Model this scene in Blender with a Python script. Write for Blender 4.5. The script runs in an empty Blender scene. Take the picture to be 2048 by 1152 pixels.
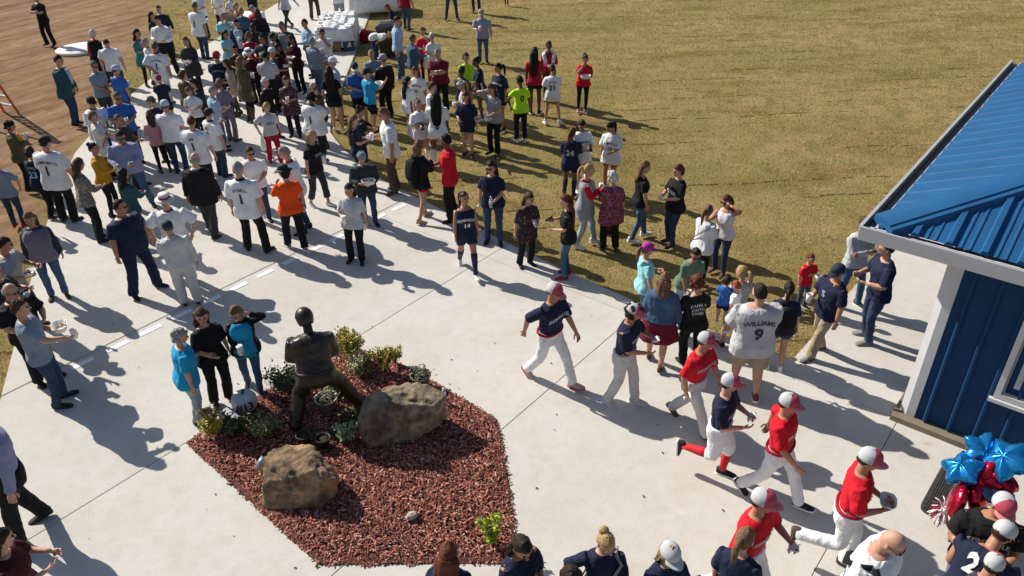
import bpy, bmesh, math, random
import numpy as np
from mathutils import Vector, Matrix, noise
PI = math.pi
SC = bpy.context.scene
COL = SC.collection
random.seed(7)
NR = np.random.RandomState(11)

# ------------------------------------------------------------------ camera
cam_d = bpy.data.cameras.new('camera')
cam_d.sensor_width = 36.0
cam_d.lens = 1532.4 / 2048 * 36.0
cam_d.clip_start = 0.1
cam_d.clip_end = 2000.0
cam = bpy.data.objects.new('camera', cam_d)
COL.objects.link(cam)
_p, _r = 0.56226, -0.02258
cam.matrix_world = (Matrix.Translation((0, 0, 7.449)) @ Matrix.Rotation(PI / 2 - _p, 4, 'X') @ Matrix.Rotation(_r, 4, 'Z'))
SC.camera = cam

# ------------------------------------------------------------------ sky, sun, exposure
SUN_AZ, SUN_EL = math.radians(145.5), math.radians(36.5)     # where the sun stands
world = bpy.data.worlds.new('World')
SC.world = world
world.use_nodes = True
wn = world.node_tree
sky = wn.nodes.new('ShaderNodeTexSky')
sky.sky_type = 'NISHITA'
sky.sun_disc = False
sky.sun_elevation = SUN_EL
sky.sun_rotation = PI / 2 - SUN_AZ
wn.links.new(sky.outputs[0], wn.nodes['Background'].inputs[0])
wn.nodes['Background'].inputs[1].default_value = 0.066
sun_d = bpy.data.lights.new('sun', 'SUN')
sun_d.energy = 4.3
sun_d.angle = math.radians(0.5)
sun_d.color = (1.0, 0.94, 0.835)
sun = bpy.data.objects.new('sun', sun_d)
COL.objects.link(sun)
sdir = Vector((math.cos(SUN_AZ) * math.cos(SUN_EL), math.sin(SUN_AZ) * math.cos(SUN_EL), math.sin(SUN_EL)))
sun.rotation_euler = sdir.to_track_quat('Z', 'Y').to_euler()
sun.location = (-20, 15, 18)
SC.view_settings.view_transform = 'Standard'
SC.view_settings.look = 'None'
SC.view_settings.gamma = 1.0
SC.view_settings.use_curve_mapping = False
SC.view_settings.exposure = 0.52

# ------------------------------------------------------------------ helpers
def tag(o, label=None, cat=None, group=None, kind=None):
    if label: o['label'] = label
    if cat: o['category'] = cat
    if group: o['group'] = group
    if kind: o['kind'] = kind
    return o

def empty(name, loc=(0, 0, 0), rz=0.0):
    o = bpy.data.objects.new(name, None)
    o.empty_display_size = 0.1
    o.location = loc
    o.rotation_euler = (0, 0, rz)
    COL.objects.link(o)
    return o

class MB:
    """collects rings, boxes and tubes and links them as ONE mesh object"""
    def __init__(self):
        self.v = []; self.f = []; self.m = []
    def add(self, verts, faces, mi=0):
        b = len(self.v)
        self.v.extend([tuple(map(float, p)) for p in verts])
        for q in faces:
            self.f.append(tuple(b + i for i in q)); self.m.append(mi)
    def rings(self, rings, mi=0, cap=True):
        n = len(rings[0]); vs = []; fs = []
        for r in rings: vs.extend(r)
        for k in range(len(rings) - 1):
            a = k * n; b = a + n
            for i in range(n):
                j = (i + 1) % n
                fs.append((a + i, a + j, b + j, b + i))
        if cap:
            c0 = len(vs); vs.append(np.mean(rings[0], axis=0)); vs.append(np.mean(rings[-1], axis=0))
            e = (len(rings) - 1) * n
            for i in range(n):
                j = (i + 1) % n
                fs.append((c0, j, i)); fs.append((c0 + 1, e + i, e + j))
        self.add(vs, fs, mi)
    def tube(self, pts, rad, n=8, mi=0, flat=1.0, ref=None, cap=True):
        pts = [np.asarray(p, float) for p in pts]
        if not hasattr(rad, '__len__'): rad = [rad] * len(pts)
        rs = []; u = None
        for k, p in enumerate(pts):
            t = pts[min(k + 1, len(pts) - 1)] - pts[max(k - 1, 0)]
            t = t / (np.linalg.norm(t) + 1e-9)
            if u is None:
                u = np.asarray(ref, float) if ref is not None else (np.array([0, 0, 1.]) if abs(t[2]) < .9 else np.array([1., 0, 0]))
            u = u - t * (u @ t); u = u / (np.linalg.norm(u) + 1e-9)
            w = np.cross(t, u)
            a = np.linspace(0, 2 * PI, n, endpoint=False)
            rs.append(p + rad[k] * (np.outer(np.cos(a), u) * flat + np.outer(np.sin(a), w)))
        self.rings(rs, mi, cap)
    def box(self, c, s, mi=0, R=None):
        c = np.asarray(c, float); h = np.asarray(s, float) / 2
        vs = np.array([(x, y, z) for z in (-1, 1) for y in (-1, 1) for x in (-1, 1)], float) * h
        if R is not None: vs = vs @ np.asarray(R).T
        self.add(vs + c, [(0, 2, 3, 1), (4, 5, 7, 6), (0, 1, 5, 4), (2, 6, 7, 3), (0, 4, 6, 2), (1, 3, 7, 5)], mi)
    def ell(self, c, s, mi=0, nu=10, nv=7, R=None):
        c = np.asarray(c, float); s = np.asarray(s, float)
        rs = []
        for k in range(nv + 1):
            ph = -PI / 2 + PI * (k * .96 + .02 * nv) / nv
            a = np.linspace(0, 2 * PI, nu, endpoint=False)
            q = np.stack([np.cos(ph) * np.cos(a), np.cos(ph) * np.sin(a), np.full(nu, math.sin(ph))], 1) * s
            if R is not None: q = q @ np.asarray(R).T
            rs.append(q + c)
        self.rings(rs, mi)
    def build(self, name, mats, parent=None, smooth=True, loc=None, rz=None):
        me = bpy.data.meshes.new(name)
        me.from_pydata(self.v, [], self.f)
        if not isinstance(mats, (list, tuple)): mats = [mats]
        for m in mats: me.materials.append(m)
        if len(mats) > 1: me.polygons.foreach_set('material_index', self.m)
        if smooth: me.polygons.foreach_set('use_smooth', [True] * len(self.f))
        me.update()
        o = bpy.data.objects.new(name, me)
        COL.objects.link(o)
        if parent is not None: o.parent = parent
        if loc is not None: o.location = loc
        if rz is not None: o.rotation_euler = (0, 0, rz)
        return o

# ------------------------------------------------------------------ materials
MC = {}
def new_mat(name):
    m = bpy.data.materials.new(name); m.use_nodes = True
    nt = m.node_tree
    return m, nt, nt.nodes['Principled BSDF']

def nd(nt, t, **kw):
    n = nt.nodes.new(t)
    for k, v in kw.items():
        if k in n.inputs: n.inputs[k].default_value = v
        else: setattr(n, k, v)
    return n

def mottled(name, col, rough=.8, amt=.18, scale=6, bump=.3, bscale=60, bdist=.004, metal=0, sheen=0, spec=.5, coat=0):
    """plain surface with uneven tone and fine relief"""
    if name in MC: return MC[name]
    m, nt, b = new_mat(name)
    tc = nd(nt, 'ShaderNodeTexCoord')
    n1 = nd(nt, 'ShaderNodeTexNoise', Scale=scale, Detail=4.0)
    nt.links.new(tc.outputs['Object'], n1.inputs['Vector'])
    r = nd(nt, 'ShaderNodeValToRGB')
    c = np.array(col)
    r.color_ramp.elements[0].position = .3; r.color_ramp.elements[1].position = .7
    r.color_ramp.elements[0].color = (*np.clip(c * (1 - amt), 0, 1), 1)
    r.color_ramp.elements[1].color = (*np.clip(c * (1 + amt), 0, 1), 1)
    nt.links.new(n1.outputs[0], r.inputs[0]); nt.links.new(r.outputs[0], b.inputs['Base Color'])
    b.inputs['Roughness'].default_value = rough
    b.inputs['Metallic'].default_value = metal
    b.inputs['Specular IOR Level'].default_value = spec
    if sheen: b.inputs['Sheen Weight'].default_value = sheen
    if coat: b.inputs['Coat Weight'].default_value = coat
    if bump:
        n2 = nd(nt, 'ShaderNodeTexNoise', Scale=bscale, Detail=3.0)
        nt.links.new(tc.outputs['Object'], n2.inputs['Vector'])
        bp = nd(nt, 'ShaderNodeBump', Strength=bump, Distance=bdist)
        nt.links.new(n2.outputs[0], bp.inputs['Height']); nt.links.new(bp.outputs[0], b.inputs['Normal'])
    MC[name] = m
    return m

PAL = dict(white=(.72, .73, .75), offwhite=(.62, .61, .58), navy=(.012, .017, .045), black=(.009, .009, .011), royal=(.03, .12, .42),
    sky=(.30, .44, .62), paleblue=(.42, .52, .64), bluegrey=(.2, .25, .33), lavender=(.25, .27, .42), denim=(.05, .10, .18), jean=(.028, .05, .10), ltdenim=(.19, .29, .40),
    palejean=(.33, .40, .47), red=(.56, .008, .022), maroon=(.14, .008, .03), crimson=(.34, .008, .03), grey=(.27, .28, .30), ltgrey=(.47, .48, .50), uniform=(.52, .52, .52),
    charcoal=(.035, .038, .045), teal=(.03, .17, .17), dkteal=(.02, .07, .085), turq=(.015, .30, .55), aqua=(.28, .62, .66), mustard=(.50, .26, .015), orange=(.80, .075, .008),
    neon=(.46, .85, .02), olive=(.085, .075, .04), dkgreen=(.02, .045, .025), green=(.13, .21, .15), khaki=(.36, .29, .20), brown=(.075, .045, .03), tan=(.30, .15, .06), pink=(.5, .24, .27),
    magenta=(.38, .03, .24), capred=(.42, .05, .09), brim=(.62, .2, .2), shoegrey=(.2, .19, .18), beige=(.45, .36, .27), blackred=(.05, .006, .01), purplegrey=(.16, .15, .2), gold=(.4, .25, .08))
def cloth(c):
    k = 'cloth_' + c
    if k in MC: return MC[k]
    m, nt, b = new_mat(k)
    col = np.array(PAL[c])
    tc = nd(nt, 'ShaderNodeTexCoord')
    n1 = nd(nt, 'ShaderNodeTexNoise', Scale=5.0, Detail=3.0)
    nt.links.new(tc.outputs['Object'], n1.inputs['Vector'])
    r = nd(nt, 'ShaderNodeValToRGB')
    r.color_ramp.elements[0].position = .3; r.color_ramp.elements[1].position = .7
    a = .28 if 'jean' in c or 'denim' in c else .1
    r.color_ramp.elements[0].color = (*(col * (1 - a)), 1); r.color_ramp.elements[1].color = (*np.clip(col * (1 + a), 0, .9), 1)
    nt.links.new(n1.outputs[0], r.inputs[0]); nt.links.new(r.outputs[0], b.inputs['Base Color'])
    b.inputs['Roughness'].default_value = .85
    b.inputs['Specular IOR Level'].default_value = .25
    mp = nd(nt, 'ShaderNodeMapping'); mp.inputs['Scale'].default_value = (1.0, 1.0, .45); mp.inputs['Rotation'].default_value = (.4, .3, 0)
    nt.links.new(tc.outputs['Object'], mp.inputs['Vector'])
    n2 = nd(nt, 'ShaderNodeTexNoise', Scale=6.5, Detail=3.0, Distortion=1.6)
    nt.links.new(mp.outputs[0], n2.inputs['Vector'])
    bp = nd(nt, 'ShaderNodeBump', Strength=.8, Distance=.035)
    nt.links.new(n2.outputs[0], bp.inputs['Height']); nt.links.new(bp.outputs[0], b.inputs['Normal'])
    MC[k] = m
    return m

def plain(c): return mottled('plain_' + c, PAL[c], .8, .07, 8, .2, 60, .002)
def print_cloth(kind):
    k = 'print_' + kind
    if k in MC: return MC[k]
    m, nt, b = new_mat(k)
    tc = nd(nt, 'ShaderNodeTexCoord')
    if kind in ('plaid', 'stripe'):
        w = nd(nt, 'ShaderNodeTexWave', Scale=7.0, Distortion=0.3); w.bands_direction = 'Z'
        nt.links.new(tc.outputs['Object'], w.inputs['Vector'])
    else:
        w = nd(nt, 'ShaderNodeTexVoronoi', Scale={'leopard': 34.0, 'floral': 20.0, 'darkfloral': 17.0, 'bloom': 12.0}[kind])
        nt.links.new(tc.outputs['Object'], w.inputs['Vector'])
    r = nd(nt, 'ShaderNodeValToRGB'); r.color_ramp.interpolation = 'CONSTANT' if kind != 'plaid' else 'LINEAR'
    cs = {'leopard': [(0, (.28, .25, .22)), (.38, (.05, .04, .035)), (.62, (.3, .27, .24))], 'floral': [(0, (.45, .2, .24)), (.22, (.14, .015, .045)), (.6, (.3, .09, .14))],
          'darkfloral': [(0, (.28, .2, .16)), (.2, (.02, .012, .015)), (.7, (.07, .02, .03))], 'bloom': [(0, (.2, .08, .1)), (.3, (.05, .02, .03)), (.75, (.1, .04, .05))],
          'plaid': [(0, (.2, .22, .34)), (.5, (.3, .33, .45)), (1, (.24, .27, .38))], 'stripe': [(0, (.012, .017, .045)), (.72, (.6, .6, .62))]}[kind]
    els = r.color_ramp.elements
    els[0].position, els[0].color = cs[0][0], (*cs[0][1], 1)
    els[1].position, els[1].color = cs[1][0], (*cs[1][1], 1)
    for p, c in cs[2:]:
        e = els.new(p); e.color = (*c, 1)
    out = w.outputs['Distance'] if 'Distance' in w.outputs else w.outputs[0]
    nt.links.new(out, r.inputs[0]); nt.links.new(r.outputs[0], b.inputs['Base Color'])
    b.inputs['Roughness'].default_value = .85
    MC[k] = m
    return m

def fabric(c): return print_cloth(c[1:]) if c[0] == '*' else cloth(c)
SKIN = dict(l=(.50, .27, .19), t=(.40, .19, .11), d=(.16, .065, .035), k=(.07, .03, .018))
def skin(c): return mottled('skin_' + c, SKIN[c], .55, .1, 14, .15, 90, .002)
HAIRC = dict(black=(.008, .007, .007), dark=(.022, .013, .009), brown=(.06, .031, .017), ltbrown=(.16, .09, .045), blond=(.36, .24, .11), grey=(.26, .25, .24), white=(.55, .53, .49), pale=(.50, .37, .31), auburn=(.11, .03, .014), redhair=(.26, .07, .02), dkgrey=(.09, .085, .08))
def hairm(c):
    k = 'hair_' + c
    if k in MC: return MC[k]
    m, nt, b = new_mat(k)
    col = np.array(HAIRC[c])
    tc = nd(nt, 'ShaderNodeTexCoord')
    mp = nd(nt, 'ShaderNodeMapping'); mp.inputs['Scale'].default_value = (70, 70, 9)
    nt.links.new(tc.outputs['Object'], mp.inputs['Vector'])
    n1 = nd(nt, 'ShaderNodeTexNoise', Scale=1.0, Detail=3.0)
    nt.links.new(mp.outputs[0], n1.inputs['Vector'])
    r = nd(nt, 'ShaderNodeValToRGB')
    r.color_ramp.elements[0].position = .3; r.color_ramp.elements[1].position = .72
    r.color_ramp.elements[0].color = (*(col * .55), 1); r.color_ramp.elements[1].color = (*np.clip(col * 1.5, 0, .8), 1)
    nt.links.new(n1.outputs[0], r.inputs[0]); nt.links.new(r.outputs[0], b.inputs['Base Color'])
    b.inputs['Roughness'].default_value = .62
    b.inputs['Specular IOR Level'].default_value = .22
    bp = nd(nt, 'ShaderNodeBump', Strength=.9, Distance=.012)
    nt.links.new(n1.outputs[0], bp.inputs['Height']); nt.links.new(bp.outputs[0], b.inputs['Normal'])
    MC[k] = m
    return m
M_EYE = mottled('eye_dark', (.02, .015, .012), .3, 0, 5, 0)
M_LIP = mottled('lip', (.30, .10, .08), .5, .05, 5, 0)
M_LENS = mottled('dark_lens', (.006, .006, .008), .12, 0, 5, 0)
M_WHITE = mottled('white_paper', (.78, .78, .77), .6, .03, 5, .1)
M_PLASTIC = mottled('black_plastic', (.012, .012, .014), .4, .1, 8, .1)

def letters(txt, size, m, thick=.0, name='lettering'):
    """flat filled lettering, returned as verts and faces in its own plane (x right, y up), centred"""
    cu = bpy.data.curves.new('lettering', 'FONT')
    cu.body = txt; cu.size = size; cu.align_x = 'CENTER'; cu.align_y = 'CENTER'; cu.offset = thick; cu.resolution_u = 2
    o = bpy.data.objects.new('lettering', cu); COL.objects.link(o)
    me = bpy.data.meshes.new_from_object(o)
    bm = bmesh.new(); bm.from_mesh(me); bmesh.ops.triangulate(bm, faces=bm.faces[:])
    for _ in range(3):
        lg = [e for e in bm.edges if e.calc_length() > size * .16]
        if not lg: break
        bmesh.ops.subdivide_edges(bm, edges=lg, cuts=1); bmesh.ops.triangulate(bm, faces=bm.faces[:])
    bm.verts.index_update()
    vs = np.array([v.co[:] for v in bm.verts]); fs = [tuple(v.index for v in f.verts) for f in bm.faces]; bm.free()
    bpy.data.objects.remove(o); bpy.data.curves.remove(cu); bpy.data.meshes.remove(me)
    return vs, fs
# ------------------------------------------------------------------ things people hold
M_FOAM = mottled('white_foam', (.78, .78, .76), .55, .02, 5, .1)
M_FOOD = mottled('fried_food', (.42, .20, .06), .6, .45, 40, .5, 60, .01)
M_RED = mottled('red_sauce', (.40, .04, .02), .5, .3, 30, .3)
def clear_mat():
    m, nt, b = new_mat('clear_plastic')
    b.inputs['Base Color'].default_value = (.85, .9, .93, 1); b.inputs['Roughness'].default_value = .12
    b.inputs['Transmission Weight'].default_value = .75; b.inputs['IOR'].default_value = 1.2
    return m
M_CLEAR = clear_mat()
WORD = dict(cup='white cup', lidcup='white lidded cup', bottle='water bottle', phone='dark phone', plate='white food tray', bowl='white food bowl', paper='white folded paper', napkin='white napkin', plasticbag='white plastic bag', whitephone='white phone', folder='black folder')
def lathe(m, prof, n=12, mi=0, c=(0, 0, 0)):
    a = np.linspace(0, 2 * PI, n, endpoint=False)
    m.rings([np.stack([np.cos(a) * r + c[0], np.sin(a) * r + c[1], np.full(n, zz + c[2])], 1) for r, zz in prof], mi)
def hold(kind, pos, yaw, who, extra, s):
    t = empty({'lidcup': 'cup', 'whitephone': 'phone', 'plasticbag': 'bag', 'plate': 'food_tray', 'bowl': 'food_bowl'}.get(kind, kind), pos, yaw)
    tag(t, WORD[kind] + ' held by ' + who, {'cup': 'cup', 'lidcup': 'cup', 'bottle': 'bottle', 'phone': 'phone', 'whitephone': 'phone', 'plate': 'food tray', 'bowl': 'bowl', 'paper': 'paper', 'napkin': 'napkin', 'plasticbag': 'bag', 'folder': 'folder'}[kind], WORD[kind] + 's held in the crowd')
    rz = extra or 0
    if kind in ('cup', 'lidcup'):
        m = MB(); lathe(m, [(.034, -.06), (.037, -.06), (.048, .085), (.045, .085), (.040, .02)] if kind == 'cup' else [(.034, -.06), (.037, -.06), (.048, .085)])
        m.build('cup_body', M_FOAM, t)
        if kind == 'lidcup':
            m = MB(); lathe(m, [(.050, .083), (.051, .092), (.044, .097), (.01, .099)]); m.build('lid', M_FOAM, t)
            m = MB(); m.tube([(.01, 0, .09), (.016, 0, .15)], .004, 5); m.build('straw', M_FOAM, t)
        else:
            m = MB(); lathe(m, [(.043, .060), (.002, .062)]); m.build('drink', M_RED, t)
    elif kind == 'bottle':
        m = MB(); lathe(m, [(.028, -.10), (.032, -.095), (.032, .05), (.026, .08), (.013, .10), (.013, .108)]); m.build('bottle_body', M_CLEAR, t)
        m = MB(); lathe(m, [(.0325, -.03), (.0330, -.028), (.0330, .03), (.0325, .032)]); m.build('bottle_label', mottled('bottle_label', (.5, .62, .75), .5, .2, 30, 0), t)
        m = MB(); lathe(m, [(.014, .106), (.0145, .124), (.01, .126)]); m.build('bottle_cap', M_WHITE, t)
    elif kind in ('phone', 'whitephone'):
        R = roty(-.9); m = MB(); m.box((0, 0, .02), (.012, .074, .15), 0, R); m.build('phone_body', M_PLASTIC if kind == 'phone' else M_WHITE, t)
        m = MB(); m.box(R @ np.array([-.0085, 0, 0]) + np.array([0, 0, .02]), (.004, .066, .138), 0, R); m.build('phone_screen', mottled('phone_screen', (.02, .025, .035), .1, 0, 4, 0), t)
    elif kind in ('plate', 'bowl'):
        m = MB(); k = 1.0 if kind == 'plate' else 1.25; hgt = .05 if kind == 'plate' else .085
        n = 14; a = np.linspace(0, 2 * PI, n, endpoint=False); sq = lambda r, z_: np.stack([np.sign(np.cos(a)) * np.abs(np.cos(a)) ** .6 * r * .085 * k, np.sign(np.sin(a)) * np.abs(np.sin(a)) ** .6 * r * .115 * k, np.full(n, z_)], 1)
        m.rings([sq(.75, 0), sq(1.0, hgt), sq(.96, hgt), sq(.72, .008)]); m.build('tray', M_FOAM, t)
        for q in range(6):
            m = MB(); m.ell((random.uniform(-.04, .04) * k, random.uniform(-.06, .06) * k, .035 + hgt * .3), (.024, .02 + .01 * random.random(), .017), 0, 7, 5); m.build('food', M_FOOD if q % 3 else M_RED, t)
    elif kind in ('paper', 'napkin'):
        m = MB(); vv = []; ff = []
        for i in range(6):
            for k in range(5): vv.append(((i - 2.5) * .022, (k - 2) * .026, .02 * math.sin(i * 1.3 + k) + (.03 * math.sin(k * 2.1 + i * .7) if kind == 'napkin' else .0)))
        for i in range(5):
            for k in range(4): ff.append((i * 5 + k, i * 5 + k + 1, i * 5 + k + 6, i * 5 + k + 5))
        R = rotz(.5) @ roty(-.7); m.add(np.array(vv) @ R.T, ff)
        o = m.build('sheet', M_WHITE, t); so = o.modifiers.new('thick', 'SOLIDIFY'); so.thickness = .006
    elif kind == 'plasticbag':
        m = MB(); n = 12; a = np.linspace(0, 2 * PI, n, endpoint=False)
        m.rings([np.stack([np.cos(a) * r * (1 + .2 * np.cos(3 * a + z_ * 9)), np.sin(a) * r * .6, np.full(n, z_)], 1) for r, z_ in ((.02, .02), (.03, -.03), (.085, -.16), (.11, -.3), (.09, -.4), (.02, -.42))]); m.build('bag_body', M_WHITE, t)
    elif kind == 'folder':
        m = MB(); m.box((0, 0, 0), (.02, .22, .3), 0, roty(.5)); m.build('cover', M_PLASTIC, t)
# ------------------------------------------------------------------ people
WR = bpy.data.textures.new('cloth_folds', 'CLOUDS'); WR.noise_scale = .115; WR.noise_depth = 2
def sstep(t): t = min(max(t, 0), 1); return t * t * (3 - 2 * t)
def unit(v): return v / (np.linalg.norm(v) + 1e-9)
def rotx(a): c, s = math.cos(a), math.sin(a); return np.array([[1, 0, 0], [0, c, -s], [0, s, c]])
def roty(a): c, s = math.cos(a), math.sin(a); return np.array([[c, 0, s], [0, 1, 0], [-s, 0, c]])
def rotz(a): c, s = math.cos(a), math.sin(a); return np.array([[c, -s, 0], [s, c, 0], [0, 0, 1]])

TORSO = {'m': (( .78, .90, 1.0, 1.10, 1.22, 1.32, 1.39, 1.43, 1.47), (.165, .168, .160, .158, .172, .186, .178, .140, .065), (.105, .118, .112, .112, .122, .124, .106, .082, .060), (0, -.01, 0, .005, .012, .01, 0, -.005, 0)),
         'f': (( .78, .90, 1.0, 1.09, 1.20, 1.30, 1.38, 1.42, 1.46), (.172, .176, .155, .136, .148, .160, .152, .120, .055), (.110, .124, .105, .096, .118, .116, .094, .074, .052), (0, -.015, 0, .004, .026, .018, 0, -.005, 0))}
# wrist relative to the shoulder (forward, outward, up) and elbow pole
ARM = dict(down=((.03, .085, -.535), (-.6, .5, 0)), hold=((.27, -.07, -.27), (-.5, .6, -.6)), holdup=((.24, -.08, -.10), (-.3, .6, -.8)), cross=((.20, -.24, -.24), (-.2, .9, -.5)), clasp=((.20, -.15, -.44), (-.4, .9, -.2)),
    phone=((.30, -.10, -.08), (-.2, .6, -.8)), hip=((.05, .09, -.40), (-.5, 1.3, 0)), back=((-.17, -.11, -.42), (-.4, 1.0, 0)), head=((.10, .00, .20), (.2, 1.0, .2)), out=((.44, .10, -.22), (-.3, .5, -.8)), side=((.10, .40, -.33), (-.6, .3, -.4)),
    pocket=((.09, .04, -.45), (-.9, .5, 0)), swf=((.28, .02, -.44), (-.8, .4, 0)), swb=((-.27, .07, -.44), (-.8, .4, 0)), eat=((.22, -.13, .06), (0, .6, -.8)), reach=((.40, 0, -.05), (-.2, .5, -.8)), low=((.30, -.05, -.48), (-.6, .4, 0)), fore=((.30, .02, -.25), (-.5, .6, -.6)), bat=((.22, -.15, -.30), (-.3, 1.0, -.3)))
# ankle (forward, outward, up), foot yaw out, heel pitch  for the left and right leg
LEGS = dict(stand=((.03, .105, .085, 12, 0), (-.03, .105, .085, 14, 0)), straddle=((-.04, .35, .085, 20, 0), (.20, .42, .085, 30, 0)), wide=((.05, .19, .085, 18, 0), (-.04, .19, .085, 18, 0)), close=((.0, .075, .085, 6, 0), (.02, .075, .085, 8, 0)), step=((.17, .10, .085, 8, 0), (-.16, .10, .095, 12, 12)),
    walk=((.33, .08, .09, 4, -8), (-.36, .08, .15, 6, 38)), walkr=((-.36, .08, .15, 6, 38), (.33, .08, .09, 4, -8)), run=((.10, .08, .085, 4, 0), (-.42, .07, .42, 4, 85)), runr=((-.42, .07, .42, 4, 85), (.10, .08, .085, 4, 0)), lunge=((.30, .16, .085, 6, 0), (-.34, .28, .09, 40, 5)))

def ik(a, t, l1, l2, pole):
    d = t - a; L = np.linalg.norm(d)
    if L > (l1 + l2) * .995: t = a + d / L * (l1 + l2) * .995; d = t - a; L = np.linalg.norm(d)
    u = d / L; x = (l1 * l1 - l2 * l2 + L * L) / (2 * L); h = math.sqrt(max(l1 * l1 - x * x, 1e-6))
    p = np.asarray(pole, float); p = p - u * (p @ u); p = unit(p)
    return a + u * x + p * h, t

def limb_pts(p0, p1, p2):
    L = lambda a, b, t: a + (b - a) * t
    mid = .22 * L(p0, p1, .82) + .56 * p1 + .22 * L(p1, p2, .18)
    return [p0, L(p0, p1, .3), L(p0, p1, .6), L(p0, p1, .84), mid, L(p1, p2, .16), L(p1, p2, .42), L(p1, p2, .72), p2]

def interp(rad, k=9):
    return list(np.interp(np.linspace(0, 1, k), np.linspace(0, 1, len(rad)), rad))

def hand(mb, w, d, pn, side, s, curl, mi=0):
    """palm, four unequal bent fingers and a thumb that leaves the side of the palm"""
    d = unit(d); pn = unit(pn - d * (pn @ d)); a = np.cross(d, pn)          # a: across, towards the thumb side is -side*a or so
    th = a if side > 0 else -a
    rr = []
    for t, hw, hk in ((-.02, .026, .020), (.015, .030, .019), (.05, .040, .017), (.085, .040, .014)):
        ang = np.linspace(0, 2 * PI, 8, endpoint=False)
        rr.append(w + d * t * s + (np.outer(np.cos(ang), a) * hw + np.outer(np.sin(ang), pn) * hk) * s)
    mb.rings(rr, mi)
    for i, (o, ln) in enumerate(((.030, .072), (.010, .082), (-.010, .078), (-.029, .060))):
        p = w + (d * .078 + th * o) * s; dd = d.copy(); pts = [p]; c = curl * (.8 + .12 * i)
        for k in range(3):
            ca, sa = math.cos(c * (.5 if k == 0 else 1)), math.sin(c * (.5 if k == 0 else 1))
            dd = unit(dd * ca + pn * sa); pts.append(pts[-1] + dd * ln * (.45, .32, .28)[k] * s)
        mb.tube(pts, [.0105 * s, .010 * s, .009 * s, .0065 * s], 5, mi, ref=a)
    p = w + (d * .02 + th * .024) * s
    t1 = unit(d * .7 + th * .75 + pn * .35); t2 = unit(d * .9 + th * .15 + pn * (.3 + .5 * curl))
    mb.tube([p, p + t1 * .042 * s, p + t1 * .042 * s + t2 * .034 * s, p + t1 * .042 * s + t2 * .058 * s], [.0145 * s, .0125 * s, .0105 * s, .007 * s], 5, mi, ref=pn)
    return w + d * .085 * s + pn * .034 * s

def vox(o, size, disp=.014, it=2):
    r = o.modifiers.new('union', 'REMESH'); r.mode = 'VOXEL'; r.voxel_size = size; r.use_smooth_shade = True
    sm = o.modifiers.new('soften', 'SMOOTH'); sm.iterations = it; sm.factor = .5
    if disp:
        d = o.modifiers.new('folds', 'DISPLACE'); d.texture = WR; d.texture_coords = 'GLOBAL'; d.strength = disp; d.mid_level = .5

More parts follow.
